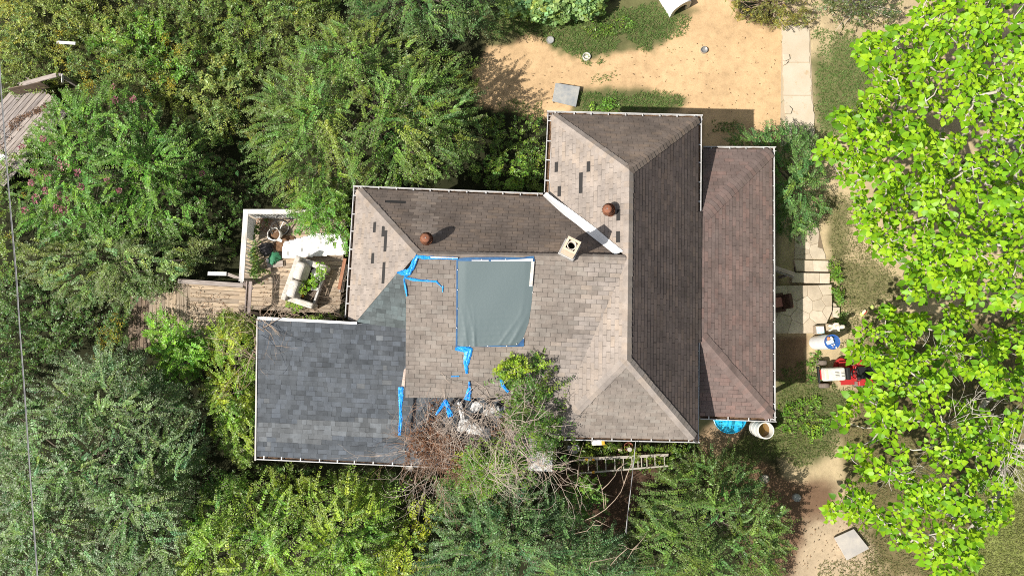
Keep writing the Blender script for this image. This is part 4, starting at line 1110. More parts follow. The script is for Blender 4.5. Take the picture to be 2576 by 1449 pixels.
pat = MB().prism([tuple(at(u, v, .28))[:2] for u, v in ((1900,724),(2089,722),(2091,783),(2077,810),(2050,834),(1900,834))], -.05, .287).build('patio', mat('patio_joint', (.30,.24,.17), .95)); tag(pat, kind='structure')
voronoi_stones(pat, [(1900,722),(1966,719),(2093,716),(2094,783),(2080,813),(2052,838),(1900,838)], 15, .10, .30, 4, .005, .008)
stp = MB().prism([tuple(at(u, v, .05))[:2] for u, v in ((2000,655),(2084,656),(2086,712),(1998,712))], -.05, .06).build('stone_steps', mat('step_riser', (.09,.07,.05), .95)); tag(stp, kind='structure')
voronoi_stones(stp, [(1994,686),(2089,687),(2088,713.5),(1992,711)], 3, .05, .20, 6, .006, .004)
voronoi_stones(stp, [(1998,653.5),(2085,656),(2085,683.5),(2003,682.5)], 2, 0, .11, 7, .006, .004)
pth = MB().prism([tuple(at(u, v, 0))[:2] for u, v in ((2000,560),(2055,560),(2077,650),(2000,650))], -.06, .012).build('stone_path', mat('path_earth', (.2,.15,.1), .95)); tag(pth, kind='structure')
voronoi_stones(pth, [(1998,652),(2000,600),(2040,575),(2058,560),(2062,585),(2058,622),(2070,625),(2077,640),(2078,652)], 7, -.04, .03, 8, .004, .006)
for lab, poly, h in (('large loose flagstone beside the patio above the statue', [(2094,772),(2113,773),(2112,801),(2097,797)], .16), ('small rounded stone at the right edge of the patio', [(2095,760),(2103,764),(2106,771),(2094,770)], .14)):
    q = [at(u, v, h) for u, v in poly]; c = sum(q, Vector())/len(q)
    mb = MB(); mb.prism([(p.x-c.x, p.y-c.y) for p in q], -h, 0); tag(mb.build('stone', M['flag'], bevel=.015, loc=(c.x, c.y, h)), lab, 'stone')
# handrail
hr = thing('handrail', 'worn wooden handrail jutting out from under the porch roof towards the stone steps', 'handrail', tuple(at(1980, 690, 0)))
bpy.context.view_layer.update()
beam('rail', at(1940,670,1.15), at(1998,690,.95), .14, .045, M['post'], hr)
beam('rail_edge', at(1940,678,1.10), at(1995,698,.9), .035, .10, M['plank_grey'], hr)
p = at(1988,690,.95); beam('post', (p.x, p.y, 0), (p.x, p.y, .93), .09, .09, M['post'], hr, up=Vector((0,1,0)))
# chair under the eave
p = at(1957, 762, .7)
chr_ = thing('armchair', 'dark brown padded chair half hidden under the porch eave on the patio', 'chair', (p.x, p.y, .30), R(8))
def cb(name, c_, d_, m, bev=.06, rot=None):
    mb = MB(); mb.box((0,0,0), d_); return mb.build(name, m, chr_, bevel=bev, seg=3, loc=c_, rot=rot)
cb('seat', (-.05,0,.36), (.52,.50,.14), M['brown_chair']); cb('backrest', (.20,0,.62), (.13,.50,.62), M['brown_chair'], .055, (0,R(12),0))
cb('armrest', (-.05,.28,.52), (.45,.09,.07), M['brown_chair'], .03); cb('armrest', (-.05,-.28,.52), (.45,.09,.07), M['brown_chair'], .03)
for x in (-.26,.18):
    for y in (-.25,.25): cb('leg', (x,y,.15), (.05,.05,.3), M['plank_dk'], .005)
cb('cushion', (-.02,.02,.46), (.30,.34,.09), M['pinkish'], .035)
# water tank with blue top
p = at(2050, 862, 0)
tk = thing('water_tank', 'tall white cylinder tank with a blue lid standing on the grass at the patio corner', 'water tank', (p.x, p.y, 0), .3)
mb = MB(); mb.lathe([(.19,0),(.235,.05),(.245,.12),(.245,1.30)], 40); mb.build('tank_body', M['tank'], tk, smooth=True)
mb = MB(); mb.lathe([(.247,1.26),(.252,1.33),(.246,1.345),(.235,1.335),(.001,1.33)], 40); mb.build('lid', M['blue_lid'], tk, smooth=False)
def tankpt(x, y): return px(x, y, 2350, 930, 12.075)
def onlid(x, y, dz=0): return at(*tankpt(x, y), 1.335+dz)
p = onlid(985, 865, .05); mb = MB(); mb.box((0,0,0), (.21,.13,.10)); tag(mb.build('carton', M['paper'], loc=p, rot=(0,0,.35), bevel=.004, seg=1), 'small printed carton on the blue lid of the white tank', 'carton')
p = onlid(1012, 695, .05); mb = MB(); mb.lathe([(.035,0),(.045,.09),(.04,.09),(.035,.02),(.001,.02)], 14, X=Matrix.Rotation(R(70), 4, 'X')); tag(mb.build('cup', M['cloth_w'], loc=p, rot=(0,0,.5)), 'white cup lying on the blue lid of the white tank', 'cup')
p = onlid(935, 750, .03); mb = MB(); mb.blob((0,0,0), (.12,.12,.07), .12, 4); tag(mb.build('saucer', M['terracotta'], loc=p), 'terracotta piece between the cup and the carton on the blue lid', 'flower pot')
for i, (x, y, lab) in enumerate(((1065,975,'pale pebble next to the carton on the blue lid'),(1140,955,'pale pebble nearest the middle right of the blue lid'),(1095,1028,'smallest pale pebble on the blue lid'),(1210,1058,'pale pebble at the lower rim of the blue lid'))):
    p = onlid(x, y, .018); mb = MB(); mb.blob((0,0,0), (.06-.02*(i == 2),.052-.018*(i == 2),.04), .12, i); tag(mb.build('pebble', M['pebble'], loc=p, smooth=True), lab, 'pebble', 'pebbles on the tank lid')
# crate and statue
p = at(2060, 830, .42)
cr = thing('crate', 'small brown crate with blue and white packs in it at the patio corner', 'crate', (p.x, p.y, .28), R(3))
for c_, d_ in (((0,.135,.12),(.30,.02,.24)),((0,-.135,.12),(.30,.02,.24)),((.14,0,.12),(.02,.25,.24)),((-.14,0,.12),(.02,.25,.24))):
    mb = MB(); mb.box((0,0,0), d_); mb.build('side_board', M['plank'], cr, loc=c_)
mb = MB(); mb.box((0,0,.02), (.26,.25,.03)); mb.build('bottom_board', M['plank_dk'], cr)
mb = MB(); mb.box((0,0,0), (.245,.23,.16)); o = mb.build('carton', M['paper'], loc=(p.x, p.y, .28+.20), rot=(0,0,R(3)), bevel=.01); tag(o, 'blue and white pack filling the small brown crate', 'carton')
p = at(2076, 826, .15)
st = thing('statue', 'small pale plaster statue of a seated figure on a tan pedestal by the patio', 'statue', (p.x, p.y, 0), R(5))
mb = MB(); mb.box((.07,0,.34), (.30,.30,.68)); mb.build('pedestal', M['pedestal'], st, bevel=.012)
b = MB(); b.blob((.03,0,.80), (.22,.24,.30), .10, 3, 18, 12); b.blob((.06,0,.98), (.17,.21,.22), .08, 5, 18, 12)
b.tube([(.07,-.10,1.02),(.0,-.13,.90),(-.06,-.06,.84)], [.04,.035,.03], 8); b.tube([(.07,.10,1.02),(.0,.13,.90),(-.06,.05,.84)], [.04,.035,.03], 8)
b.tube([(.0,-.06,.74),(-.12,-.08,.76),(-.13,-.08,.69)], [.05,.045,.04], 8); b.tube([(.0,.06,.74),(-.12,.08,.76),(-.13,.08,.69)], [.05,.045,.04], 8)
b.build('body', M['statue'], st, smooth=True)
b = MB(); b.blob((.08,0,1.16), (.145,.13,.17), .04, 2, 18, 12); b.tube([(.07,0,1.04),(.08,0,1.12)], .042, 8); b.build('head', M['statue'], st, smooth=True)
b = MB(); b.blob((.10,0,1.20), (.16,.155,.12), .12, 6, 18, 10); b.build('hair', M['statue'], st, smooth=True)
# pool and drum under the south porch eave
p = at(1836, 1047, .22)
po = thing('wading_pool', 'round bright blue wading pool showing below the south porch eave', 'pool', (p.x, p.y, 0))
mb = MB(); mb.lathe([(.52,0),(.57,.20),(.585,.235),(.565,.245),(.545,.22),(.50,.03)], 44); mb.build('pool_wall', M['pool'], po, smooth=False)
def ripple():
    n = 44; vs = [(0,0,.19)]; fs = []
    for i in range(1, 12):
        for k in range(n):
            q = 2*math.pi*k/n; rr = .55*i/11; vs.append((rr*math.cos(q), rr*math.sin(q), .19+.022*math.sin(9*rr*math.cos(q-.6)*5)*math.sin(7*q+i*1.3)*min(1, i/4)+rs.uniform(-.008,.008)))
    fs += [(0, 1+k, 1+(k+1) % n) for k in range(n)]
    for i in range(10):
        for k in range(n): a = 1+i*n; fs.append((a+k, a+n+k, a+n+(k+1) % n, a+(k+1) % n))
    mb = MB(); mb.add(vs, fs); return mb
ripple().build('crumpled_liner', M['pool'], po, smooth=True)
p = at(1903.5, 1076, 0)
dr = thing('drum', 'open white plastic drum of murky water at the south-east corner of the porch', 'drum', (p.x, p.y, 0))
mb = MB(); mb.lathe([(.24,0),(.28,.04),(.285,.28),(.293,.30),(.285,.32),(.285,.58),(.293,.60),(.285,.62),(.285,.84),(.275,.87),(.245,.87),(.245,.20)], 40); mb.build('drum_body', M['milk'], dr, smooth=False)
mb = MB(); mb.lathe([(.001,.52),(.246,.52)], 32); mb.build('murky_water', M['liquid'], dr)
# ladder
lr0, lr1, ll0, ll1 = at(1456,1156.5,.32), at(1681,1145,.32), at(1457,1190,.28), at(1682,1171,.28)
ld = thing('ladder', 'aluminium extension ladder with yellow clips lying in the weeds south of the house', 'ladder', tuple((lr0+ll1)/2))
bpy.context.view_layer.update()
beam('side_rail', lr0, lr1, .055, .07, M['alu'], ld); beam('side_rail', ll0, ll1, .055, .07, M['alu'], ld)
f_ = lambda k: (lr0.lerp(lr1, k), ll0.lerp(ll1, k))
for X_ in (955,1108,1255,1408,1555,1700,1800,1862,1952,2090,2250):
    k = (X_-800)/1520; a, b = f_(k); beam('rung', a, b, .03, .03, M['alu'], ld, bevel=0)
a, b = lr0.lerp(lr1, .12), lr0.lerp(lr1, 1); beam('inner_rail', a+Vector((0,.05,.04)), b+Vector((0,.05,.04)), .035, .05, M['alu'], ld)
for k, q in ((.085, 0), (.16, 0), (.155, 1)):
    a = f_(k)[q]; mb = MB(); mb.box((0,0,0), (.09,.075,.085)); o = mb.build('clip', M['yellow']); o.parent = ld; o.matrix_parent_inverse = ld.matrix_basis.inverted(); o.location = a; o.rotation_euler = (0,0,.05)
# buckets and tubs by the south wall
p = at(1505, 1112, .45); tb = thing('tub', 'yellowish white plastic tub by the south wall just below the gutter', 'tub', (p.x, p.y, .0), .05)
mb = MB(); mb.box((0,0,.22), (.42,.22,.44)); mb.build('tub_body', M['milk'], tb, bevel=.04); mb = MB(); mb.box((.16,0,.445), (.10,.2,.02)); mb.build('tub_cap', M['yellow'], tb)
p = at(1581, 1123, .3); rb = thing('red_bucket', 'dull red bucket with a white jar in it by the south wall', 'bucket', (p.x, p.y, 0))
mb = MB(); mb.lathe([(.10,0),(.15,.30),(.138,.30),(.10,.04),(.001,.04)], 26); mb.build('bucket_body', mat('dull_red', (.30,.09,.07), .7), rb, smooth=False)
mb = MB(); mb.tube([(.15*math.cos(q*.3), .15*math.sin(q*.3), .30+.08*math.sin(q*.3)) for q in range(11)], .008, 5); mb.build('handle', M['rust'], rb)
p = at(1584, 1130, .38); mb = MB(); mb.lathe([(.075,-.3),(.08,.03),(.07,.05),(.001,.055)], 20); tag(mb.build('jar', M['slab_lt'], loc=p, smooth=False), 'white lidded jar standing at the red bucket by the south wall', 'jar')
p = at(1560, 1129, .1); mb = MB(); mb.blob((0,0,0), (.2,.14,.16), .2, 3); tag(mb.build('stone', M['flag'], loc=p, smooth=True), 'pale stone left of the red bucket by the south wall', 'stone')
crumple('plastic_sheet', 'grey translucent plastic crumpled in the shade left of the ladder', 'plastic sheet', [(1425,1120),(1452,1117),(1462,1128),(1450,1142),(1430,1140)], .25, M['galv'], .2, 16)
tag(beam('loose_board', at(1015,1168,1.2), at(1038,1182,1.2), .16, .03, M['slab_lt']), 'pale plank end showing under the grey roof gutter beside the vine', 'board')
# lawn tractor
def tractor():
    fc = px(330, 790, 2380, 1030, 11.71); rc = px(2000, 700, 2380, 1030, 11.71)
    a, b = at(*fc, .55), at(*rc, .55); c = (a*.5+b*.5); fw = (a-b); fw.z = 0; fw.normalize(); rz = math.atan2(fw.y, fw.x)
    rt = thing('lawn_tractor', 'red and white riding lawn mower parked on the grass under the bright green tree', 'lawn mower', (c.x, c.y, 0), rz); rt.scale = (.93,.93,.93)
    def bx(name, c_, d_, m, bev=.02, rot=None, par=rt, tp=1.0, seg=2):
        mb = MB(); mb.box((0,0,0), d_, taper=tp); return mb.build(name, m, par, bevel=bev, seg=seg, loc=c_, rot=rot)
    hood = bx('hood', (.50,0,.66), (.80,.50,.34), M['cream'], .09, None, rt, .92, 4)
    for i in range(4):
        for j, L in ((0,.15),(1,.11)):
            bx('slot', (-.06-.20*j, -.08+.055*i, .172), (L,.016,.006), M['seat'], 0, None, hood)
    bx('headlight_panel', (.31,0,.15), (.09,.36,.05), mat('lens', (.62,.56,.44), .3), .02, None, hood)
    bx('bumper', (.95,0,.42), (.06,.62,.12), M['seat'], .02)
    bx('chassis', (.05,0,.40), (1.7,.36,.16), M['red'], .03)
    bx('dash', (.04,0,.76), (.14,.44,.22), M['seat'], .04)
    bx('footrest', (-.12,.31,.36), (.50,.24,.04), M['red'], .012); bx('footrest', (-.12,-.31,.36), (.50,.24,.04), M['red'], .012)
    bx('rear_body', (-.58,0,.58), (.62,.66,.26), M['red'], .09, None, rt, .9, 3)
    for s_ in (-1, 1): bx('fender', (-.66,s_*.36,.62), (.58,.24,.10), M['red'], .045, None, rt, .9, 3)
    bx('seat_base', (-.52,0,.76), (.44,.46,.12), M['seat'], .05); bx('seat_back', (-.76,0,.98), (.12,.46,.42), M['seat'], .05, (0,R(-14),0))
    n = 24; k = 8; sw = MB()
    vs = [((.16+.016*math.cos(2*math.pi*j/k))*math.cos(2*math.pi*i/n), (.16+.016*math.cos(2*math.pi*j/k))*math.sin(2*math.pi*i/n), .016*math.sin(2*math.pi*j/k)) for i in range(n) for j in range(k)]
    sw.add(vs, [(i*k+j, ((i+1) % n)*k+j, ((i+1) % n)*k+(j+1) % k, i*k+(j+1) % k) for i in range(n) for j in range(k)])
    for q in (0, 2.1, 4.2): sw.tube([(0,0,-.02),(.155*math.cos(q), .155*math.sin(q), 0)], .014, 6)
    sw.tube([(0,0,0),(.06,0,-.2)], .02, 8); sw.build('steering_wheel', M['seat'], rt, smooth=True, loc=(-.12,0,.98), rot=(0,R(-22),0))
    def wheel(x, y, r_, w):
        X = Matrix.Rotation(R(90), 4, 'X')
        mb = MB(); mb.lathe([(r_*.55,-w/2),(r_*.9,-w/2),(r_,-w*.32),(r_*1.02,0),(r_,w*.32),(r_*.9,w/2),(r_*.55,w/2)], 28, X=X)
        t_ = mb.build('wheel', M['tyre'], rt, smooth=True, loc=(x, y, r_))
        mb = MB(); mb.lathe([(.001,-w*.42),(r_*.5,-w*.42),(r_*.56,-w*.5),(r_*.56,w*.5),(r_*.5,w*.42),(.001,w*.42)], 24, X=X); mb.build('rim', M['cream'], t_)
    for s_ in (-1, 1): wheel(.68, s_*.42, .19, .17); wheel(-.62, s_*.40, .26, .22)
    mb = MB(); mb.prism([(.30+.0*q, 0) for q in ()] or [(.28*math.cos(2*math.pi*q/28)-.02, .44*math.sin(2*math.pi*q/28)-.12) for q in range(28)], .13, .26); mb.build('mower_deck', M['red'], rt, bevel=.02)
    mb = MB(); mb.tube([(-.30,.24,.66),(-.32,.26,.92)], .012, 6); mb.tube([(-.2,-.28,.6),(-.18,-.30,.86)], .012, 6); mb.build('lever', M['steel'], rt)
tractor()
# dog house at the top edge
p = [at(*px(x, y, 1930, 0, 17.17), .35) for x, y in ((690,660),(1610,170))]
fdir = (p[1]-p[0]); wd = fdir.length; fdir.normalize(); nrm = Vector((fdir.y, -fdir.x, 0)); mid = (p[0]+p[1])/2
dh = thing('dog_house', 'white round-topped plastic dog house at the top edge of the yard', 'dog house', (mid.x, mid.y, 0), math.atan2(nrm.y, nrm.x))
n = 14; arc = [(wd/2*math.cos(math.pi*i/n), .30+.36*math.sin(math.pi*i/n)) for i in range(n+1)]
prof = [(wd/2, 0)] + arc + [(-wd/2, 0)]
mb = MB(); k = len(prof); vs = [(0, y, z) for y, z in prof] + [(-1.1, y, z) for y, z in prof]
mb.add(vs, [(i, i+1, k+i+1, k+i) for i in range(k-1)] + [list(range(k, 2*k))])
o = mb.build('shell', M['membrane'], dh); md = o.modifiers.new('t', 'SOLIDIFY'); md.thickness = .03
inn = [(y*.66, z*.72) for y, z in prof]
mb = MB(); vs = [(.0, y, z) for y, z in prof] + [(.0, y, z) for y, z in inn] + [(-.06, y, z) for y, z in inn]
mb.add(vs, [(i, k+i, k+i+1, i+1) for i in range(k-1)] + [(k+i, 2*k+i, 2*k+i+1, k+i+1) for i in range(k-1)]); mb.build('front_arch', mat('cream_front', (.66,.60,.47), .7), dh)
mb = MB(); mb.prism([(y, z) for y, z in inn], 0, .02, X=Matrix.Translation((-.35,0,0)) @ Matrix(((0,0,1,0),(1,0,0,0),(0,1,0,0),(0,0,0,1)))); mb.build('dark_inside', M['black'], dh)  # black panel takes the place of shade inside the shell
# melon rind and rag
p = at(2174, 786, .05)
ml = thing('melon_piece', 'broken piece of red melon with pale rind on the grass near the bright green tree', 'melon', (p.x, p.y, .05), .9)
for nm, c_, d_, m_ in (('flesh', (0,-.02,.02), (.20,.07,.05), 'melon_red'), ('pith', (.0,.03,.035), (.22,.10,.06), 'melon_white'), ('rind', (-.10,.02,.0), (.16,.16,.06), 'melon_rind')):
    mb = MB(); mb.blob(c_, d_, .08, 3); mb.build(nm, M[m_], ml, smooth=True)
p = at(2194, 773, .04); mb = MB(); mb.blob((0,0,0), (.13,.17,.08), .12, 9); tag(mb.build('melon_rind', M['melon_rind'], loc=p, smooth=True), 'yellow green rind lying right of the red melon piece', 'melon')

# ------------------------------------------------------------------ PLANTS
# one small leaf: a folded diamond; x across, y along, z up
LEAF_V = np.array([(0,0,0),(-.5,.5,.10),(0,1,-.05),(.5,.5,.10)], float); LEAF_F = [np.array([[0,3,2,1]])]
HEART_V = np.array([(0,0,0),(0,.42,-.03),(0,1,-.16),(.24,-.10,.03),(.46,.10,.05),(.47,.36,.05),(.30,.66,.0),(-.24,-.10,.03),(-.46,.10,.05),(-.47,.36,.05),(-.30,.66,.0)], float)
HEART_F = [np.array([[0,3,4],[0,4,5],[0,5,1],[1,5,6],[1,6,2],[0,8,7],[0,9,8],[0,1,9],[1,10,9],[1,2,10]])]
UP = np.array([0,0,1.0])
def sprigs(B, D, L, pairs, ll, lw, C, r, droop=.25, tipc=None, stemc=(.16,.13,.07), ang=.85, stems=True, lift=.25, rnd=.18):
    """leafy twigs: bases B, directions D, lengths L -> vertices, faces, colours"""
    n = len(B); ts = np.linspace(.10, .97, pairs)
    T = np.repeat(ts[None], n, 0) + r.uniform(-.03, .03, (n, pairs))
    side0 = unit(np.cross(D, UP)+1e-4); roll = r.uniform(-.5, .5, (n, 1))
    nrm0 = unit(np.cross(side0, D)); side = unit(side0*np.cos(roll)+nrm0*np.sin(roll))
    P = B[:,None] + D[:,None]*(T*L[:,None])[...,None] - UP*(droop*L[:,None]*T**2)[...,None]
    tan = unit(D[:,None] - UP*(2*droop*T)[...,None])
    Vs = []; Fs = []; Cs = []; off = 0
    for sg in (-1, 1):
        ld = unit(tan*(.55) + sg*side[:,None]*ang + UP*r.uniform(-.15, .15+lift, (n, pairs, 1)) + r.normal(0, rnd, (n, pairs, 3)))
        X = unit(np.cross(ld, unit(UP + r.normal(0, 1.5*rnd, (n, pairs, 3))))); Zn = np.cross(X, ld)
        sz = r.uniform(.75, 1.35, (n, pairs))*(1.12-.5*T)
        S = np.stack([lw*sz, ll*sz, ll*sz], -1).reshape(-1, 3)
        V, F = stamp(LEAF_V, LEAF_F, P.reshape(-1, 3), X.reshape(-1, 3), ld.reshape(-1, 3), Zn.reshape(-1, 3), S)
        c = C[:,None]*r.uniform(.72, 1.28, (n, pairs, 1))*np.array([1.52,1.80,.90])
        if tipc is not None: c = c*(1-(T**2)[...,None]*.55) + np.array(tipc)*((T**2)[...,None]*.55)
        Vs.append(V); Fs.append(F[0]+off); Cs.append(np.repeat(c.reshape(-1, 3), 4, 0)); off += len(V)
    if stems:
        w = .006
        a = B; b = B + D*(L*.5)[:,None] - UP*(droop*L*.25)[:,None]; e = B + D*L[:,None] - UP*(droop*L)[:,None]
        V = np.stack([a-side0*w, a+side0*w, b+side0*w*.8, b-side0*w*.8, e+side0*w*.3, e-side0*w*.3], 1).reshape(-1, 3)
        k = (np.arange(n)*6)[:,None]; F = np.concatenate([k+np.array([[0,1,2,3]]), k+np.array([[3,2,4,5]])])
        Vs.append(V); Fs.append(F+off); Cs.append(np.tile(np.array(stemc), (len(V), 1))); off += len(V)
    return np.concatenate(Vs), np.concatenate(Fs), np.concatenate(Cs)
class Acc:
    def __init__(s): s.V = []; s.F = []; s.C = []; s.n = 0
    def add(s, V, F, C): s.V.append(V); s.F.append(F+s.n); s.C.append(C); s.n += len(V)
    def build(s, name, m, parent=None): return np_mesh(name, np.concatenate(s.V), np.concatenate(s.F), m, parent, np.concatenate(s.C))
def surf(poly, q, z0, z1, seed, edge=1.0, lump=.3, sc=42):
    u, v = q[:,0], q[:,1]; d = edist(poly, u, v); mx = max(edist(poly, *sample(poly, 400, np.random.default_rng(3)).T))
    f = np.clip(d/(mx*edge), 0, 1); f = np.sqrt(1-(1-f)**2)
    lum = vnoise(u+500, v+500, sc, seed)*.65 + vnoise(u+500, v+500, sc*.45, seed+1)*.35
    return z0 + (z1-z0)*(f*(1-lump)+lump*(lum*1.5-.2)*np.clip(f*2, .3, 1)), lum
def blobgap(q, thr, seed, sc):
    n = vnoise(q[:,0]+900, q[:,1]+300, sc, seed)*.6 + vnoise(q[:,0]+900, q[:,1]+300, sc*.42, seed+5)*.4
    return n > thr
def foliage(acc, poly, z0, z1, dens, c1, c2, r, L=(.35,.75), leaf=(.085,.036), pairs=8, droop=.3, tipc=None, seed=0, lump=.35, gap=.28, gsc=34, centers=None, upw=.8, outw=.9, jit=.35, deep=.4, sc=42, ang=.85, bright=.22, warm=None, rnd=.18):
    m2 = parea(poly)/(FP/(CAM_H-(z0+z1)/2))**2
    n = int(m2*dens)
    q = sample(poly, n, r)
    z, lum = surf(poly, q, z0, z1, seed, 1.0, min(lump+.12, .8), sc)
    keep = blobgap(q, gap+.07, seed+40, gsc) | (r.random(n) < .07)
    q, z, lum = q[keep], z[keep], lum[keep]; n = len(q)
    dp = np.where(r.random(n) < deep, r.uniform(.35, .85, n), r.uniform(.93, 1.04, n))
    z = z0*.3 + (z-z0*.3)*dp
    P = at_np(q[:,0], q[:,1], z)
    Cn = centers or [tuple(np.array(poly, float).mean(0))]
    Cw = np.array([at(a, b, (z0+z1)/2) for a, b in Cn]); dd = np.linalg.norm(P[:,None,:2]-Cw[None,:,:2], axis=2); k = dd.argmin(1)
    out = P-Cw[k]; out[:,2] = 0; rad = np.linalg.norm(out, axis=1, keepdims=True); out = out/(rad+.3)
    D = unit(out*outw + UP*upw*r.uniform(.3, 1.2, (n, 1)) + r.normal(0, jit, (n, 3)))
    Ls = r.uniform(*L, n)
    t_ = np.clip(lum + r.normal(0, .22, n), 0, 1)[:,None]
    C = np.array(c1)*(1-t_) + np.array(c2)*t_
    if warm is not None:
        wc, wp = warm; w_ = np.clip((vnoise(q[:,0], q[:,1], 70, seed+9)-.45)*3.5, 0, 1)[:,None]*wp; C = C*(1-w_)+np.array(wc)*w_
    C = C*r.uniform(1-bright, 1+bright, (n, 1)); hj = r.normal(0, 1, (n, 1)); C = C*(1+hj*np.array([.13, .02, -.16]))
    acc.add(*sprigs(P - D*(Ls*.6)[:,None], D, Ls, pairs, leaf[0], leaf[1], C, r, droop, tipc, ang=ang, rnd=rnd))
    return P, D
def fronds(acc, poly, z0, z1, dens, c1, c2, r, centers=None, Lb=(.75,1.5), ns=13, leaf=(.085,.036), droop=.35, tipc=None, seed=0, lump=.4, outw=1.1, upw=.6, jit=.35, sub=.46, ppm=15, bright=.3, warm=None, **_):
    """whole branches: a drooping axis with leafy side twigs, so that the crown breaks up into sprays with dark gaps"""
    m2 = parea(poly)/(FP/(CAM_H-(z0+z1)/2))**2; n = int(m2*dens)
    q = sample(poly, n, r); z, lum = surf(poly, q, z0, z1, seed, 1.0, lump, 60)
    P = at_np(q[:,0], q[:,1], z*r.uniform(.82, 1.03, n))
    Cn = centers or [tuple(np.array(poly, float).mean(0))]
    Cw = np.array([at(a, b, (z0+z1)/2) for a, b in Cn]); k = np.linalg.norm(P[:,None,:2]-Cw[None,:,:2], axis=2).argmin(1)
    out = P-Cw[k]; out[:,2] = 0; out = out/(np.linalg.norm(out, axis=1, keepdims=True)+.5)
    D = unit(out*outw + UP*upw*r.uniform(.3, 1.3, (n, 1)) + r.normal(0, jit, (n, 3))); L = r.uniform(*Lb, n)
    B = P - D*(L*.6)[:,None]; s0 = unit(np.cross(D, UP)+1e-4)
    t_ = np.clip(lum+r.normal(0, .25, n), 0, 1)[:,None]; C = (np.array(c1)*(1-t_)+np.array(c2)*t_)*r.uniform(1-bright, 1+bright, (n, 1))
    if warm is not None:
        w_ = np.clip((vnoise(q[:,0], q[:,1], 70, seed+9)-.45)*3.5, 0, 1)[:,None]*warm[1]; C = C*(1-w_)+np.array(warm[0])*w_
    BB = []; DD = []; LL = []; CC = []
    for j in range(ns+1):
        t = .14+.84*j/ns; pos = B + D*(L*t)[:,None] - UP*(droop*L*t*t)[:,None]; tan = unit(D - UP*2*droop*t)
        if j == ns: d = tan; l = L*.3
        else:
            sg = 1 if j % 2 else -1
            d = unit(tan*.75 + sg*s0*.8 + UP*r.uniform(-.1, .35, (n, 1)) + r.normal(0, .14, (n, 3))); l = L*sub*(1.12-.8*t)*r.uniform(.7, 1.2, n)
        BB.append(pos); DD.append(d); LL.append(l); CC.append(C)
    BB, DD, LL, CC = map(np.concatenate, (BB, DD, LL, CC))
    for lo, hi in ((0, .28), (.28, .45), (.45, 9)):
        m_ = (LL >= lo) & (LL < hi)
        if m_.any(): acc.add(*sprigs(BB[m_], DD[m_], LL[m_], max(4, int(ppm*min(.62, (lo+min(hi, .75))/2))), leaf[0], leaf[1], CC[m_], r, droop*.6, tipc))
    return P, D
def stems(poly, base, P, r, n, m, parent, r0=.05, zfrac=.82):
    mb = MB()
    idx = r.choice(len(P), min(n, len(P)), replace=False)
    for i in idx:
        e_ = P[i]*np.array([1,1,zfrac]); b = np.array([base.x, base.y, -.05]) + np.append(r.normal(0, .08, 2), 0)
        mid = b*.45+e_*.55; mid[2] = e_[2]*.62; mid[:2] += r.normal(0, .12, 2)
        q1 = b*.75+mid*.25; q1[2] = mid[2]*.35
        mb.tube([b, q1, mid, e_], [r0, r0*.75, r0*.5, r0*.16], 5)
    return mb.build('stems', m, parent, smooth=True)
# colours of the leaves
G_PRIV = ((.055,.105,.036), (.115,.170,.062)); G_OLIV = ((.085,.115,.035), (.165,.175,.058)); G_GREY = ((.062,.105,.056), (.135,.178,.105))
G_BRIT = ((.055,.125,.022), (.150,.235,.036)); G_DARK = ((.048,.095,.032), (.100,.155,.058)); G_YELL = ((.115,.165,.024), (.27,.27,.045)); G_BLUE = ((.052,.095,.046), (.122,.168,.096))
NSH = [0]
def shrub(name, label, cat, specs, base, seed, n_st=16, r0=.05, group=None, bark='bark', fr=0, frk=None):
    r = np.random.default_rng(200+seed); b = at(*base, 0)
    root = thing(name, label, cat, (b.x, b.y, 0), 0, group)
    inv = Matrix.Translation(-b); acc = Acc(); AP = []
    if fr:
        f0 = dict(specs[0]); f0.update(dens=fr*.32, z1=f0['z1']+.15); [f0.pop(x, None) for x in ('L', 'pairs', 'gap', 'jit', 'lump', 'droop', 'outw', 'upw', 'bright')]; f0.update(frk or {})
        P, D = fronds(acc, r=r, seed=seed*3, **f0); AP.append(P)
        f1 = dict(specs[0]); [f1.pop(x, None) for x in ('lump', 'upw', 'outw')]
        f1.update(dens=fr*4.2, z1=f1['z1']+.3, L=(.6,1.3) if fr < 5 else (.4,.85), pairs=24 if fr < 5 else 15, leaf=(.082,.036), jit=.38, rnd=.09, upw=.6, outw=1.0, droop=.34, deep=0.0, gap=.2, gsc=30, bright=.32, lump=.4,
                  c1=tuple(1.45*x for x in f1['c1']), c2=tuple(1.25*x for x in f1['c2']))  # outer sprays brightened in colour as if fully lit
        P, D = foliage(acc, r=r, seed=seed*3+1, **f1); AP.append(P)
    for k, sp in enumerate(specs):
        if fr: sp = dict(sp, dens=sp['dens']*.36, z1=sp['z1']-.35, c1=tuple(.7*x for x in sp['c1']), c2=tuple(.75*x for x in sp['c2']))  # layer beneath darkened in colour to imitate shade
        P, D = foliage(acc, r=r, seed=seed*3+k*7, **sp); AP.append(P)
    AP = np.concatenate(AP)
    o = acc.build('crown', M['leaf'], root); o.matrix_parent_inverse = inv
    o = stems(None, b, AP, r, n_st, M[bark], root, r0); o.matrix_parent_inverse = inv
    return root, AP
F1 = [(600,330),(625,250),(660,190),(730,120),(800,60),(900,40),(1010,70),(1100,100),(1160,140),(1205,200),(1200,290),(1215,350),(1180,400),(1130,450),(1050,468),(950,470),(890,500),(870,540),(800,560),(740,530),(690,480),(640,440),(610,390)]
DN = 62
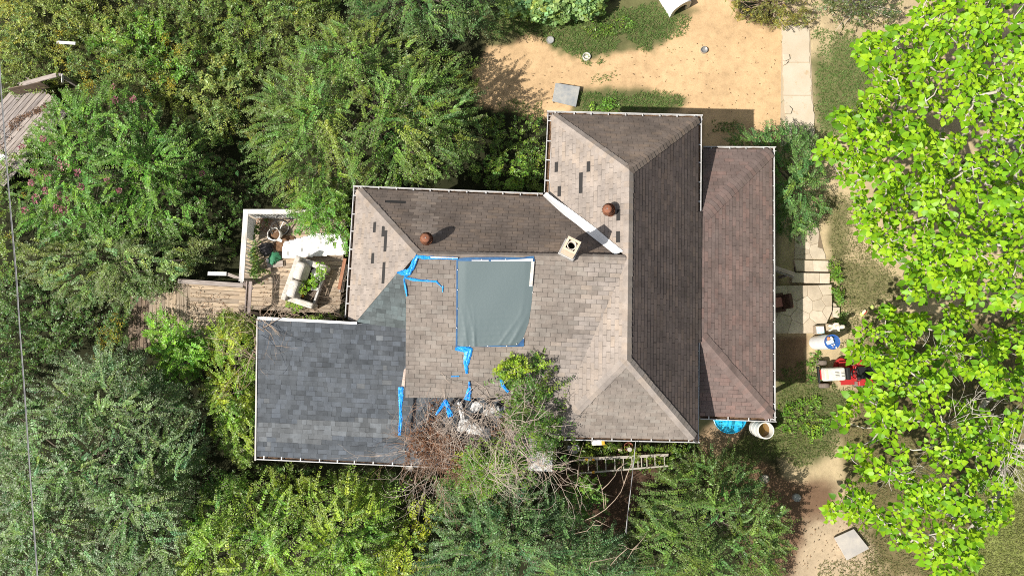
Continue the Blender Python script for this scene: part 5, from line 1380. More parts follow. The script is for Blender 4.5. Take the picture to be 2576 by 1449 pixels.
shrub('tall_shrub', 'biggest olive green arching shrub, filling the corner north-west of the brown roof', 'shrub', [
  dict(poly=F1, z0=.8, z1=4.0, dens=DN, c1=G_PRIV[0], c2=G_PRIV[1], tipc=(.19,.25,.10), centers=[(1000,300),(820,300),(900,170)], L=(.45,1.0), pairs=10, warm=((.19,.175,.05), .55)),
  dict(poly=[(640,300),(700,150),(830,70),(950,90),(930,250),(900,400),(780,500),(680,440)], z0=1.5, z1=4.15, dens=22, c1=G_OLIV[0], c2=G_OLIV[1], tipc=(.24,.23,.08), centers=[(800,290)], L=(.4,.8), pairs=9),
  dict(poly=[(1000,130),(1150,130),(1215,210),(1215,350),(1130,440),(1000,430),(960,280)], z0=2.0, z1=4.2, dens=20, c1=(.08,.14,.06), c2=(.15,.21,.10), tipc=(.22,.28,.13), centers=[(1010,300)], L=(.7,1.25), pairs=13, outw=1.2, upw=.6, jit=.22)], (930,290), 1, 26, .07, fr=4.2)
shrub('green_shrub', 'dense mid green shrub overhanging the deck railing beside the house corner', 'shrub', [
  dict(poly=[(722,540),(735,500),(790,465),(860,470),(886,520),(878,590),(868,640),(830,610),(790,590),(745,590)], z0=1.6, z1=3.4, dens=95, c1=(.050,.105,.025), c2=(.115,.185,.050), L=(.3,.65), pairs=8, droop=.5, gap=.2, centers=[(815,510)])], (800,500), 2, 14, fr=6, frk=dict(Lb=(.5,.9)))
F2 = [(25,480),(40,400),(75,330),(130,250),(220,215),(300,215),(390,260),(480,330),(520,400),(500,480),(520,560),(440,600),(300,600),(150,610),(40,590)]
sh2, AP2 = shrub('flowering_shrub', 'broad green shrub dotted with pink blossom right of the old platform', 'shrub', [
  dict(poly=F2, z0=.6, z1=3.2, dens=DN+10, c1=(.045,.105,.026), c2=(.115,.190,.052), tipc=(.16,.22,.07), L=(.35,.8), pairs=8, jit=.55, centers=[(200,420),(380,420)], lump=.5),
  dict(poly=[(40,470),(100,330),(200,300),(260,420),(220,560),(80,580)], z0=1.5, z1=3.3, dens=16, c1=G_BRIT[0], c2=G_BRIT[1], L=(.3,.6))], (260,430), 3, 22, .05, fr=4.6, frk=dict(Lb=(.5,1.1), jit=.55))
r = np.random.default_rng(77); inv2 = sh2.matrix_basis.inverted()
for (u, v, s_) in ((160,418,.16),(143,402,.12),(195,435,.09),(85,433,.11),(120,447,.10),(152,492,.13),(145,524,.13),(62,530,.10),(175,500,.09),(232,455,.11),(300,480,.07),(508,437,.07),(504,506,.07),(115,480,.09),(270,455,.08),(288,252,.10),(335,250,.09),(160,530,.12),(55,370,.09),(108,350,.08),(90,500,.12),(205,470,.09),(130,357,.09),(285,218,.08),(78,462,.08)):
    z, _ = surf(F2, np.array([[u, v]], float), .6, 3.2, 9, 1.0, .5); c0 = np.array(at(u, v, float(z[0])+.42))
    k = 46; dv = unit(r.normal(0, 1, (k, 3))); P = c0 + dv*np.array([s_, s_*1.2, s_*.7])*r.uniform(.4, 1, (k, 1))
    Yv = unit(dv + UP*.5); Xv = unit(np.cross(Yv, r.normal(0, 1, (k, 3)))); V, F = stamp(LEAF_V, LEAF_F, P, Xv, Yv, np.cross(Xv, Yv), np.tile([[.05,.055,.05]], (k, 1)))
    o = np_mesh('flower_cluster', V, F, M['pinkf'], sh2); o.matrix_parent_inverse = inv2
F3 = [(30,600),(150,590),(300,590),(440,590),(535,590),(520,650),(470,690),(420,725),(330,770),(200,770),(120,735),(50,690)]
shrub('grey_shrub', 'low spreading grey green shrub left of the walkway, below the pink flowering shrub', 'shrub', [
  dict(poly=F3, z0=.5, z1=2.6, dens=DN+22, c1=G_GREY[0], c2=(.15,.19,.085), tipc=(.20,.24,.12), L=(.4,.9), pairs=11, leaf=(.07,.03), centers=[(300,640)], outw=1.2, warm=((.17,.155,.06), .35), lump=.45)], (290,660), 4, 18, fr=6, frk=dict(Lb=(.5,1.1)))
F4 = [(-30,1060),(60,1000),(110,930),(180,890),(260,875),(340,880),(400,930),(470,1000),(520,1080),(510,1150),(470,1200),(460,1280),(470,1340),(430,1480),(-30,1480)]
shrub('blue_green_shrub', 'largest bluish grey green shrub, filling the lower left corner under the cable', 'shrub', [
  dict(poly=F4, z0=.8, z1=4.2, dens=DN, c1=G_BLUE[0], c2=G_BLUE[1], tipc=(.19,.24,.165), L=(.5,1.1), pairs=11, centers=[(250,1180),(130,1300),(380,1230),(260,1020)], outw=1.1, upw=.6, gap=.3, lump=.45),
  dict(poly=[(180,900),(340,890),(470,1010),(500,1100),(440,1180),(400,1350),(300,1380),(330,1100)], z0=2.0, z1=4.35, dens=16, c1=(.085,.13,.095), c2=(.155,.20,.155), tipc=(.23,.28,.21), centers=[(320,1130)], L=(.7,1.3), pairs=13, outw=1.2, upw=.6, jit=.25),
  dict(poly=[(0,1180),(120,1120),(220,1250),(200,1460),(0,1460)], z0=1.0, z1=4.0, dens=16, c1=G_BRIT[0], c2=(.13,.20,.05), L=(.4,.8))], (250,1190), 5, 26, .07, fr=4.0)
shrub('yellow_green_shrub', 'yellow green shrub squeezed along the left edge of the slate grey roof', 'shrub', [
  dict(poly=[(500,820),(560,785),(640,812),(641,1000),(640,1160),(600,1180),(540,1110),(500,1000),(530,900)], z0=.6, z1=2.7, dens=DN+12, c1=G_BRIT[0], c2=(.17,.225,.04), tipc=(.24,.26,.07), L=(.35,.75), leaf=(.10,.045), centers=[(580,960)], gap=.22, warm=((.26,.24,.03), .6))], (580,980), 6, 14, fr=5.5, frk=dict(Lb=(.5,.9)))
shrub('bright_shrub', 'small bright green shrub growing over the lower edge of the wooden walkway', 'shrub', [
  dict(poly=[(366,800),(400,770),(430,800),(480,815),(530,850),(515,930),(460,975),(400,950),(385,880)], z0=.6, z1=2.2, dens=95, c1=(.06,.14,.024), c2=(.16,.25,.05), L=(.3,.65), leaf=(.10,.045), centers=[(450,880)], gap=.15),
  dict(poly=[(590,775),(650,770),(640,830),(580,830),(560,800)], z0=.6, z1=1.7, dens=70, c1=(.06,.14,.03), c2=(.14,.22,.06), L=(.25,.5), leaf=(.08,.036))], (450,890), 7, 12, fr=7, frk=dict(Lb=(.45,.8)))
F6 = [(430,1480),(460,1300),(560,1225),(640,1180),(760,1190),(880,1190),(950,1200),(1000,1260),(1015,1330),(985,1480)]
shrub('light_green_shrub', 'light green leafy shrub below the slate grey roof at the bottom of the photo', 'shrub', [
  dict(poly=F6, z0=.5, z1=3.2, dens=DN, c1=(.05,.115,.024), c2=(.16,.23,.05), tipc=(.20,.25,.06), L=(.45,.95), leaf=(.10,.044), pairs=8, centers=[(700,1380),(860,1350),(560,1360)], upw=1.0, jit=.45, gap=.25, lump=.5, warm=((.23,.235,.05), .5))], (720,1360), 8, 22, fr=4.2, frk=dict(jit=.5, upw=1.0))
shrub('yellow_shrub', 'yellow leaved sapling between two dark shrubs at the bottom middle', 'shrub', [
  dict(poly=[(930,1400),(1000,1350),(1030,1250),(1090,1255),(1120,1300),(1060,1370),(1080,1420),(1020,1470),(930,1470)], z0=.8, z1=3.3, dens=34, c1=(.12,.16,.026), c2=(.25,.26,.055), L=(.35,.7), leaf=(.11,.05), pairs=7, gap=.2)], (1030,1370), 9, 9)
F7 = [(990,1480),(1050,1390),(1090,1310),(1110,1230),(1180,1200),(1250,1190),(1360,1180),(1400,1230),(1480,1320),(1560,1330),(1600,1400),(1590,1480)]
shrub('dark_shrub', 'dark bluish green shrub at the bottom centre, below the dead vine', 'shrub', [
  dict(poly=F7, z0=.6, z1=3.6, dens=DN, c1=(.038,.080,.042), c2=(.090,.135,.080), tipc=(.13,.19,.12), L=(.5,1.1), pairs=11, centers=[(1260,1350),(1450,1420)], outw=1.1, upw=.7, lump=.45),
  dict(poly=[(1180,1220),(1330,1200),(1440,1320),(1420,1450),(1260,1450),(1190,1330)], z0=2.0, z1=3.8, dens=14, c1=(.07,.115,.075), c2=(.12,.17,.11), centers=[(1300,1350)], L=(.7,1.2), pairs=13, outw=1.2, jit=.25)], (1290,1360), 10, 22, .06, fr=4.0)
F8 = [(1560,1480),(1610,1390),(1590,1290),(1640,1205),(1700,1165),(1760,1140),(1830,1128),(1890,1170),(1930,1230),(1980,1290),(1990,1370),(1960,1480)]
shrub('spiky_shrub', 'feathery dark green shrub right of the ladder, reaching the brown earth patch', 'shrub', [
  dict(poly=F8, z0=.6, z1=3.3, dens=DN, c1=(.045,.088,.036), c2=(.105,.150,.060), tipc=(.15,.21,.09), L=(.55,1.2), pairs=13, leaf=(.075,.03), centers=[(1800,1250),(1760,1400),(1880,1350)], outw=1.3, upw=.6, jit=.25, lump=.4, warm=((.15,.16,.05), .4))], (1800,1300), 11, 20, .05, fr=4.4)
shrub('small_shrub', 'shaded small shrub standing alone on the dark soil below the ladder', 'shrub', [
  dict(poly=[(1420,1215),(1470,1195),(1520,1225),(1530,1280),(1490,1320),(1440,1300),(1410,1260)], z0=.3, z1=1.9, dens=85, c1=(.04,.085,.026), c2=(.095,.15,.045), L=(.3,.6), centers=[(1470,1255)])], (1470,1260), 12, 8, .03, fr=5, frk=dict(Lb=(.4,.8)))
shrub('porch_shrub', 'rounded blue green shrub at the north-east corner of the porch, over the concrete path', 'shrub', [
  dict(poly=[(1820,345),(1850,318),(1900,325),(1960,295),(2040,330),(2075,390),(2092,450),(2088,520),(2060,570),(2010,612),(1968,595),(1940,540),(1935,380),(1840,372)], z0=.4, z1=1.9, dens=80, c1=(.042,.092,.040), c2=(.105,.160,.085), tipc=(.14,.20,.10), L=(.35,.8), pairs=10, leaf=(.07,.03), centers=[(2000,470)], outw=1.1, gap=.22)], (2000,460), 13, 16, .04, fr=7, frk=dict(Lb=(.4,.85)))
shrub('shadowed_shrub', 'dark green shrub cut by the top edge left of the sandy yard', 'shrub', [
  dict(poly=[(840,-40),(1250,-40),(1235,50),(1180,98),(1100,95),(1000,72),(900,45)], z0=.8, z1=3.6, dens=DN+6, c1=(.038,.078,.036), c2=(.095,.14,.070), tipc=(.14,.19,.10), L=(.5,1.0), pairs=11, centers=[(1050,-20)], outw=1.1)], (1050,-10), 14, 14, fr=4.4)
shrub('broadleaf_creeper', 'pale grey green broad leaved creeper mound at the top edge beside the grass', 'creeper', [
  dict(poly=[(1235,-40),(1540,-40),(1528,22),(1475,46),(1400,58),(1330,50),(1262,32)], z0=.2, z1=1.2, dens=80, c1=(.13,.185,.115), c2=(.225,.275,.19), L=(.25,.45), leaf=(.15,.14), pairs=4, droop=.2, jit=.7, gap=.15)], (1390,0), 15, 10, .02)
shrub('brown_bush', 'half withered brownish green bush at the top edge above the concrete path', 'bush', [
  dict(poly=[(1815,-40),(2045,-40),(2044,60),(1990,78),(1935,62),(1865,52),(1830,20)], z0=.4, z1=1.7, dens=70, c1=(.12,.105,.05), c2=(.20,.175,.085), L=(.3,.6), leaf=(.07,.035), jit=.6, gap=.35)], (1940,10), 16, 34, .03, bark='twig')
shrub('dark_bush', 'dark grey green bush with bare pale twigs at the top edge beside the bright tree', 'bush', [
  dict(poly=[(2040,-40),(2290,-40),(2260,50),(2170,62),(2130,88),(2080,76),(2045,50)], z0=.5, z1=2.2, dens=66, c1=(.05,.065,.04), c2=(.125,.135,.095), L=(.3,.65), leaf=(.075,.04), jit=.6, gap=.35)], (2160,10), 17, 40, .03, bark='bark_pale')
# bush and dead vine on the roof
def roofz(u, v): return 4.05
shrub('roof_bush', 'dense green bush growing up through the roof edge over the brown south slope', 'bush', [
  dict(poly=[(1245,940),(1275,905),(1300,915),(1330,880),(1388,878),(1385,950),(1410,1010),(1428,1070),(1405,1130),(1340,1160),(1300,1120),(1265,1060),(1290,1000)], z0=4.0, z1=5.4, dens=100, c1=(.032,.075,.022), c2=(.090,.140,.042), L=(.3,.7), leaf=(.085,.04), centers=[(1345,1060)], outw=1.0, gap=.26, deep=.5, jit=.7),
  dict(poly=[(1180,940),(1240,890),(1400,860),(1440,960),(1450,1090),(1420,1180),(1320,1230),(1180,1260),(1100,1240),(1130,1140),(1230,1100),(1260,1010)], z0=4.0, z1=5.0, dens=16, c1=(.05,.10,.03), c2=(.13,.18,.05), L=(.4,.9), leaf=(.085,.04), jit=.8, gap=.3),
  dict(poly=[(1240,935),(1280,895),(1385,880),(1380,930),(1310,960),(1265,970)], z0=4.3, z1=5.3, dens=130, c1=(.13,.20,.03), c2=(.24,.29,.05), L=(.3,.6), leaf=(.08,.04)),
  dict(poly=[(1150,1200),(1140,1150),(1180,1110),(1230,1105),(1280,1130),(1330,1160),(1300,1190),(1220,1250),(1160,1240)], z0=3.0, z1=4.5, dens=170, c1=(.075,.15,.022), c2=(.19,.255,.045), L=(.3,.65), leaf=(.09,.042), gap=.2)], (1290,1180), 18, 60, .022, bark='vine')
def vine(name, label, cat, starts, n, seed, zlo, zhi, m, r0=.014, L0=(.6,1.3), spread=.9, parent=None, leafy=True):
    r_ = random.Random(seed); mb = MB(); b = at(*starts[0])
    tips = []
    def grow(p, d, L, rad, lev):
        k = 4; pts = [p]; q = Vector(p); dd = Vector(d)
        for i in range(k):
            dd = (dd + Vector((r_.gauss(0,.2), r_.gauss(0,.2), r_.gauss(0,.12)))).normalized(); q = q + dd*L/k
            if q.z < zlo: q.z = zlo + r_.uniform(0,.08)
            if q.z > zhi: q.z = zhi
            pts.append(Vector(q))
        mb.tube(pts, [rad*(1-.17*i) for i in range(k+1)], 4, cap=False); tips.append(pts[-1])
        if lev > 0:
            for _ in range(r_.choice((1,2,2,3))):
                i = r_.randint(1, k); e_ = (dd + Vector((r_.gauss(0,.7), r_.gauss(0,.7), r_.gauss(0,.3)))).normalized()
                grow(pts[i], e_, L*r_.uniform(.45,.75), rad*.62, lev-1)
    for k in range(n):
        s_ = starts[k % len(starts)]; p = at(*s_) + Vector((r_.gauss(0,.1), r_.gauss(0,.1), 0))
        a = r_.uniform(0, 6.283); d = Vector((math.cos(a)*spread, math.sin(a)*spread, r_.uniform(-.1,.6))).normalized()
        grow(p, d, r_.uniform(*L0), r0*r_.uniform(.6,1.2), 2)
    o = mb.build(name, m, parent, smooth=True)
    return tag(o, label, cat), tips
vn, tips = vine('dead_vine', 'tangle of dead tan and reddish vine stems on the roof left of the green bush', 'vine', [(1190,1060,4.1),(1150,1110,3.75),(1090,1110,3.7),(1230,1010,4.3),(1130,1060,3.9),(1060,1110,3.65),(1290,1150,3.9),(1100,1170,3.5),(1200,1180,3.7),(1320,1120,4.9),(1280,1060,4.9),(1240,1180,4.4),(1360,1160,4.6)], 190, 4, 3.62, 5.4, M['vine'], .010, (.7,1.5))
o, _ = vine('dead_vine', 'reddish brown brittle vine stems at the lower left of the tangle on the roof', 'vine', [(1070,1120,3.7),(1100,1150,3.65),(1040,1110,3.65),(1130,1180,3.6),(1170,1160,3.7)], 90, 14, 3.5, 4.6, M['twig_red'], .009, (.6,1.2))
acc = Acc(); r = np.random.default_rng(5)
q = np.concatenate([sample([(1030,1085),(1090,1070),(1190,1130),(1160,1180),(1060,1170),(1030,1130)], 1300, r), sample([(1080,1000),(1130,1020),(1100,1060),(1060,1080)], 120, r), sample([(1270,1040),(1300,1030),(1310,1100),(1250,1120),(1230,1080)], 400, r), sample([(1020,1120),(1034,1120),(1034,1170),(1022,1170)], 60, r)])
P = at_np(q[:,0], q[:,1], 3.66+.25*r.random(len(q))); Yv = unit(r.normal(0,1,(len(P),3))*[1,1,.4]); Xv = unit(np.cross(Yv, UP+r.normal(0,.5,(len(P),3))))
V, F = stamp(LEAF_V, LEAF_F, P, Xv, Yv, np.cross(Xv, Yv), r.uniform(.05,.09,(len(P),1))*np.array([[.55,1,1]]))
c = np.array([.20,.095,.05])*r.uniform(.6,1.5,(len(P),1)); acc.add(V, F[0], np.repeat(c, 4, 0)); o = acc.build('dead_leaves', M['leaf']); tag(o, kind='stuff')
o, _ = vine('dead_branches', 'bare pale branches sprawling over the upper left corner of the grey roof', 'branches', [(650,800,4.1),(660,830,4.15),(640,870,3.6),(645,900,3.6)], 20, 8, 3.3, 4.75, M['twig'], .012, (.7,1.3))
o, _ = vine('brush_pile', 'pile of dry reddish twigs on the deck between the sofa and the grey roof', 'brush', [(760,790,1.3),(700,795,1.3),(820,790,1.4),(860,760,1.6),(660,800,1.4)], 40, 12, 1.0, 3.0, M['twig'], .010, (.5,1.1))
# bare saplings below the south wall
def bare(label, lines, base, rad=.02):
    b = at(*base); mb = MB()
    for ln in lines:
        P = [at(*px(x, y, 1500, 1120, 2.556), z) for x, y, z in ln]
        mb.tube(P, [rad*.6*(1-.65*i/(len(P)-1)) for i in range(len(P))], 5)
    o = mb.build('bare_sapling', M['sapling'], smooth=True); return tag(o, label, 'sapling', 'bare saplings south of the house')
bare('tallest bare pale sapling curving up beside the ladder and the service wire', [[(480,1060,1.2),(540,1035,2.0),(620,1000,2.4),(700,950,2.7),(770,880,3.0),(815,820,3.1),(838,760,3.2),(825,700,3.3),(815,650,3.4),(835,590,3.5)], [(838,760,3.2),(862,690,3.3),(890,620,3.4),(915,560,3.5)], [(690,945,2.7),(685,870,2.8),(672,790,2.9),(650,730,3.0),(640,690,3.0)], [(675,800,2.9),(720,760,3.0),(770,700,3.1),(790,650,3.2)], [(790,650,3.2),(840,610,3.3),(878,600,3.3)], [(700,915,2.8),(703,830,2.9)]], (1690,1250,0), .028)
bare('bare pale sapling with a forked top left of the ladder middle', [[(525,1060,1.0),(520,1000,1.8),(500,900,2.2),(470,800,2.4),(440,755,2.5),(400,735,2.6),(362,715,2.6)], [(470,800,2.4),(490,740,2.5),(500,660,2.6),(503,600,2.7)], [(470,770,2.4),(510,750,2.5),(545,745,2.5)], [(445,750,2.5),(410,690,2.7),(403,590,2.8)]], (1470,1250,0), .018)
bare('long bare branch leaning up to the gutter left of the ladder', [[(290,700,1.2),(330,660,1.6),(400,600,2.2),(440,540,2.8),(455,500,3.1),(470,440,3.6)], [(380,620,2.0),(450,590,2.3),(510,570,2.5)], [(440,540,2.8),(430,520,2.9),(478,440,3.6)], [(500,570,2.5),(520,500,3.0),(537,450,3.5)]], (1620,1390,0), .02)
bare('crossing bare twig with a fork above the dark shrub', [[(470,1130,2.6),(560,1110,3.0),(600,1070,3.3),(630,1025,3.4)], [(600,1065,3.3),(660,1070,3.4),(708,1035,3.5)], [(630,1030,3.4),(690,1060,3.5),(740,1085,3.5)]], (1600,1380,0), .02)
bare('bare branching twig at the lower end of the service wire', [[(735,1370,3.4),(790,1305,3.7),(865,1240,3.8),(900,1250,3.9),(945,1210,4.0),(985,1165,4.1),(1015,1110,4.2)], [(865,1240,3.8),(850,1225,3.8),(800,1210,3.9)], [(900,1250,3.9),(970,1235,4.0)], [(945,1215,4.0),(900,1260,3.9),(865,1320,3.8)], [(580,1400,3.3),(590,1345,3.6),(700,1325,3.7),(785,1305,3.7),(780,1340,3.6)]], (1690,1400,0), .022)

# undergrowth and weeds
acc = Acc(); r = np.random.default_rng(31)
F13 = [(-20,-40),(860,-40),(850,20),(800,60),(720,130),(660,190),(620,260),(590,330),(520,390),(440,300),(390,260),(300,210),(220,215),(140,200),(130,235),(60,245),(-20,260)]
foliage(acc, F13, .15, 1.5, 62, (.080,.115,.040), (.165,.195,.095), r, L=(.25,.7), leaf=(.085,.038), pairs=7, jit=.7, upw=1.1, seed=51, gap=.3, lump=.75, sc=60, warm=((.26,.24,.085), .3), bright=.4)
foliage(acc, [(180,40),(420,20),(520,130),(480,200),(420,240),(330,180),(250,190)], .3, 1.7, 28, G_BRIT[0], (.14,.215,.045), r, L=(.3,.6), leaf=(.10,.048), jit=.6, seed=57, gap=.36, lump=.6, bright=.3)
foliage(acc, [(480,150),(600,130),(640,200),(590,300),(500,320),(470,230)], .3, 1.4, 30, (.14,.16,.075), (.25,.26,.15), r, L=(.3,.6), leaf=(.11,.06), jit=.6, seed=58, gap=.36)
foliage(acc, [(-20,-40),(240,-40),(220,60),(120,110),(-20,130)], .3, 1.5, 34, (.16,.17,.06), (.28,.28,.14), r, L=(.3,.6), leaf=(.085,.04), jit=.7, seed=59, gap=.3)
foliage(acc, [(430,-40),(860,-40),(780,80),(680,150),(560,150),(440,60)], .3, 1.6, 28, (.06,.095,.03), (.15,.19,.07), r, L=(.3,.6), leaf=(.085,.042), jit=.65, seed=60, gap=.4)
o = acc.build('weeds', M['leaf']); tag(o, kind='stuff')
acc = Acc()
for poly, z1, dn, c1, c2 in (
   ([(480,320),(600,270),(625,420),(720,500),(720,530),(610,530),(600,640),(530,650),(500,580)], 1.3, 24, G_DARK[0], G_DARK[1]),
   ([(-20,690),(60,700),(130,740),(330,775),(330,870),(260,880),(170,890),(100,930),(50,1000),(-20,1060)], 1.2, 34, G_DARK[0], (.085,.13,.06)),
   ([(-20,560),(30,560),(60,700),(-20,700)], 1.4, 50, (.06,.10,.03), (.15,.19,.06)),
   ([(330,880),(390,930),(400,960),(520,1090),(515,1170),(620,1190),(640,1180),(640,1240),(470,1300),(460,1200),(520,1080)], 1.3, 36, G_DARK[0], (.08,.125,.04)),
   ([(0,330),(30,390),(30,480),(20,560),(-20,560),(-20,330)], 1.2, 40, (.06,.10,.03), (.14,.18,.06)),
   ([(640,1165),(760,1180),(1000,1190),(1100,1200),(1000,1250),(880,1190),(640,1200)], 1.2, 22, G_DARK[0], G_DARK[1]),
   ([(1205,290),(1375,290),(1370,485),(1230,480),(1180,440),(1215,350)], 1.0, 34, (.055,.10,.028), (.14,.19,.06)),
   ([(1250,400),(1360,380),(1365,480),(1260,470)], 1.3, 30, G_BRIT[0], (.15,.22,.05)),
   ([(1600,530),(1610,535),(1605,560)], .3, 1, G_DARK[0], G_DARK[1]),
   ([(620,700),(640,560),(690,530),(640,600),(650,690),(640,720)], 1.5, 60, G_DARK[0], (.10,.15,.05)),
   ([(1440,1120),(1740,1122),(1690,1165),(1440,1160)], .5, 40, (.045,.08,.022), (.12,.15,.03)),
   ([(1450,1165),(1690,1150),(1690,1180),(1450,1200)], .25, 26, G_DARK[0], (.10,.13,.03)),
   ([(1690,1125),(1760,1118),(1740,1160),(1690,1160)], .5, 40, (.045,.09,.022), (.10,.15,.04)),
   ([(2085,655),(2110,650),(2118,700),(2125,760),(2100,765),(2095,700)], .45, 70, G_BRIT[0], (.13,.20,.05)),
   ([(2030,885),(2060,882),(2070,910),(2040,960),(2030,930)], .25, 50, G_BRIT[0], (.13,.20,.05)),
   ([(2110,790),(2135,785),(2120,830),(2105,820)], .35, 50, G_DARK[0], (.11,.17,.08)),
   ([(1460,70),(1570,40),(1600,60),(1560,85),(1500,95)], .3, 40, (.07,.13,.03), (.16,.22,.06)),
   ([(1490,255),(1550,245),(1560,280),(1490,282)], .35, 40, (.07,.14,.03), (.16,.24,.06)),
   ([(1960,1010),(2050,990),(2110,1050),(2060,1110),(1960,1080)], .22, 34, (.07,.13,.025), (.15,.22,.05))):
    foliage(acc, poly, .08, z1, dn*1.5, c1, c2, r, L=(.25,.6), leaf=(.09,.042), pairs=6, jit=.65, upw=1.0, seed=70+int(poly[0][0]) % 17, gap=.34, lump=.6, bright=.3)
# small green weeds on the sofa and the deck
for poly, z, c1, c2 in (([(800,655),(835,672),(820,690),(795,720),(775,735),(765,720),(790,690)], ZD+.62, (.10,.20,.02), (.22,.33,.04)), ([(745,718),(765,700),(775,730),(755,745)], ZD+.66, (.13,.20,.03), (.24,.30,.06)), ([(705,745),(715,740),(765,770),(745,790),(715,770)], ZD+.3, (.13,.21,.03), (.24,.32,.06)), ([(625,580),(650,560),(650,640),(680,690),(640,700),(628,640)], ZD+.3, (.045,.09,.03), (.13,.17,.075)), ([(650,800),(760,795),(860,790),(860,803),(650,800)], ZD+.25, (.08,.13,.03), (.17,.22,.05))):
    foliage(acc, poly, z-.12, z+.12, 150, c1, c2, r, L=(.14,.3), leaf=(.065,.036), pairs=5, jit=.6, seed=90, gap=.15)
o = acc.build('undergrowth', M['leaf']); tag(o, kind='stuff')
# goldenrod heads among the weeds
P = []
for u, v, w, k in ((152,80,10,30),(155,115,16,40),(165,158,18,40),(210,180,14,40),(225,215,22,70),(262,155,8,20),(275,178,14,25),(325,190,10,24),(370,228,8,14),(410,95,14,40),(420,110,6,10),(448,128,18,60),(425,155,10,20),(400,200,10,26),(430,215,12,40),(425,205,14,30),(20,15,18,40),(60,50,14,24),(10,105,12,20),(285,228,10,20),(215,225,12,30),(250,830,30,0),(265,855,26,70),(285,840,22,60),(305,815,10,24),(290,800,12,24),(245,905,20,30),(30,600,16,24),(60,490,10,16)):
    for _ in range(int(k*.32)):
        P.append(np.array(at(u+r.normal(0, w*.5), v+r.normal(0, w*.5), r.uniform(1.0, 1.75))))
P = np.array(P); k = 8; P = np.repeat(P, k, 0) + r.normal(0, .045, (len(P)*k, 3)); Yv = unit(r.normal(0,1,P.shape)+UP*.6); Xv = unit(np.cross(Yv, r.normal(0,1,P.shape)))
V, F = stamp(LEAF_V, LEAF_F, P, Xv, Yv, np.cross(Xv, Yv), np.tile([[.032,.045,.04]], (len(P), 1))); o = np_mesh('goldenrod_flowers', V, F, M['goldf']); tag(o, kind='stuff')

acc = Acc()
foliage(acc, [(55,345),(100,285),(128,250),(150,262),(140,320),(90,390),(30,400)], .5, 1.2, 60, (.06,.11,.03), (.14,.19,.06), r, L=(.25,.5), seed=93, gap=.25, jit=.6)
q = np.concatenate([sample([(20,305),(110,262),(135,255),(120,275),(60,300),(25,330)], 420, r), sample([(470,735),(610,735),(610,750),(560,800),(480,800)], 120, r), sample([(640,640),(720,660),(850,720),(860,790),(650,790)], 160, r), sample([(0,330),(40,310),(60,320),(0,380)], 60, r)])
P = at_np(q[:,0], q[:,1], np.where(q[:,0] < 200, .56, np.where(q[:,0] < 620, .74, .99))); Yv = unit(r.normal(0,1,(len(P),3))*[1,1,.3]); Xv = unit(np.cross(Yv, UP+r.normal(0,.4,(len(P),3))))
V, F = stamp(LEAF_V, LEAF_F, P, Xv, Yv, np.cross(Xv, Yv), r.uniform(.03,.075,(len(P),1))*np.array([[.6,1,1]]))
acc.add(V, F[0], np.repeat(np.array([.17,.095,.055])*r.uniform(.5,1.8,(len(P),1)), 4, 0)); o = acc.build('fallen_leaves', M['leaf']); tag(o, kind='stuff')

# grass
BL_V = np.array([(-.5,0,0),(.5,0,0),(.32,.55,.5),(-.32,.55,.5),(0,1,.55)], float); BL_F = [np.array([[0,1,2,3]]), np.array([[3,2,4]])]
def grass(polys):
    VV = []; F4 = []; F3 = []; CC = []; off = 0
    for poly, dens, h, c1, c2, thr in polys:
        n = int(parea(poly)/(FP/CAM_H)**2*dens); q = sample(poly, n, r)
        d = edist(poly, q[:,0], q[:,1])
        nz_ = vnoise(q[:,0]+200, q[:,1]+200, 26, 61)*.55+vnoise(q[:,0]+200, q[:,1]+200, 9, 62)*.45
        kp = nz_ > thr - np.clip((d-14)/60, -.3, .18); q = q[kp]; nz_ = nz_[kp]; n = len(q)
        P = at_np(q[:,0], q[:,1], 0.0)
        a = r.uniform(0, 6.283, n); Yv = np.stack([np.cos(a), np.sin(a), np.zeros(n)], -1); Xv = np.stack([-np.sin(a), np.cos(a), np.zeros(n)], -1)
        S = np.stack([r.uniform(.012,.024,n), h*r.uniform(.5,1.3,n), h*r.uniform(.6,1.5,n)], -1)
        V, F = stamp(BL_V, BL_F, P, Xv, Yv, np.tile(UP, (n,1)), S)
        t_ = np.clip(nz_+r.normal(0,.25,n), 0, 1)[:,None]; c = (np.array(c1)*(1-t_)+np.array(c2)*t_)*r.uniform(.7,1.3,(n,1))
        VV.append(V); F4.append(F[0]+off); F3.append(F[1]+off); CC.append(np.repeat(c, 5, 0)); off += len(V)
    o = np_mesh('grass', np.concatenate(VV), [np.concatenate(F4), np.concatenate(F3)], M['grass'], None, np.concatenate(CC)); tag(o, kind='stuff')
GA, GB = (.070,.130,.028), (.155,.235,.065); GD = (.30,.26,.13)
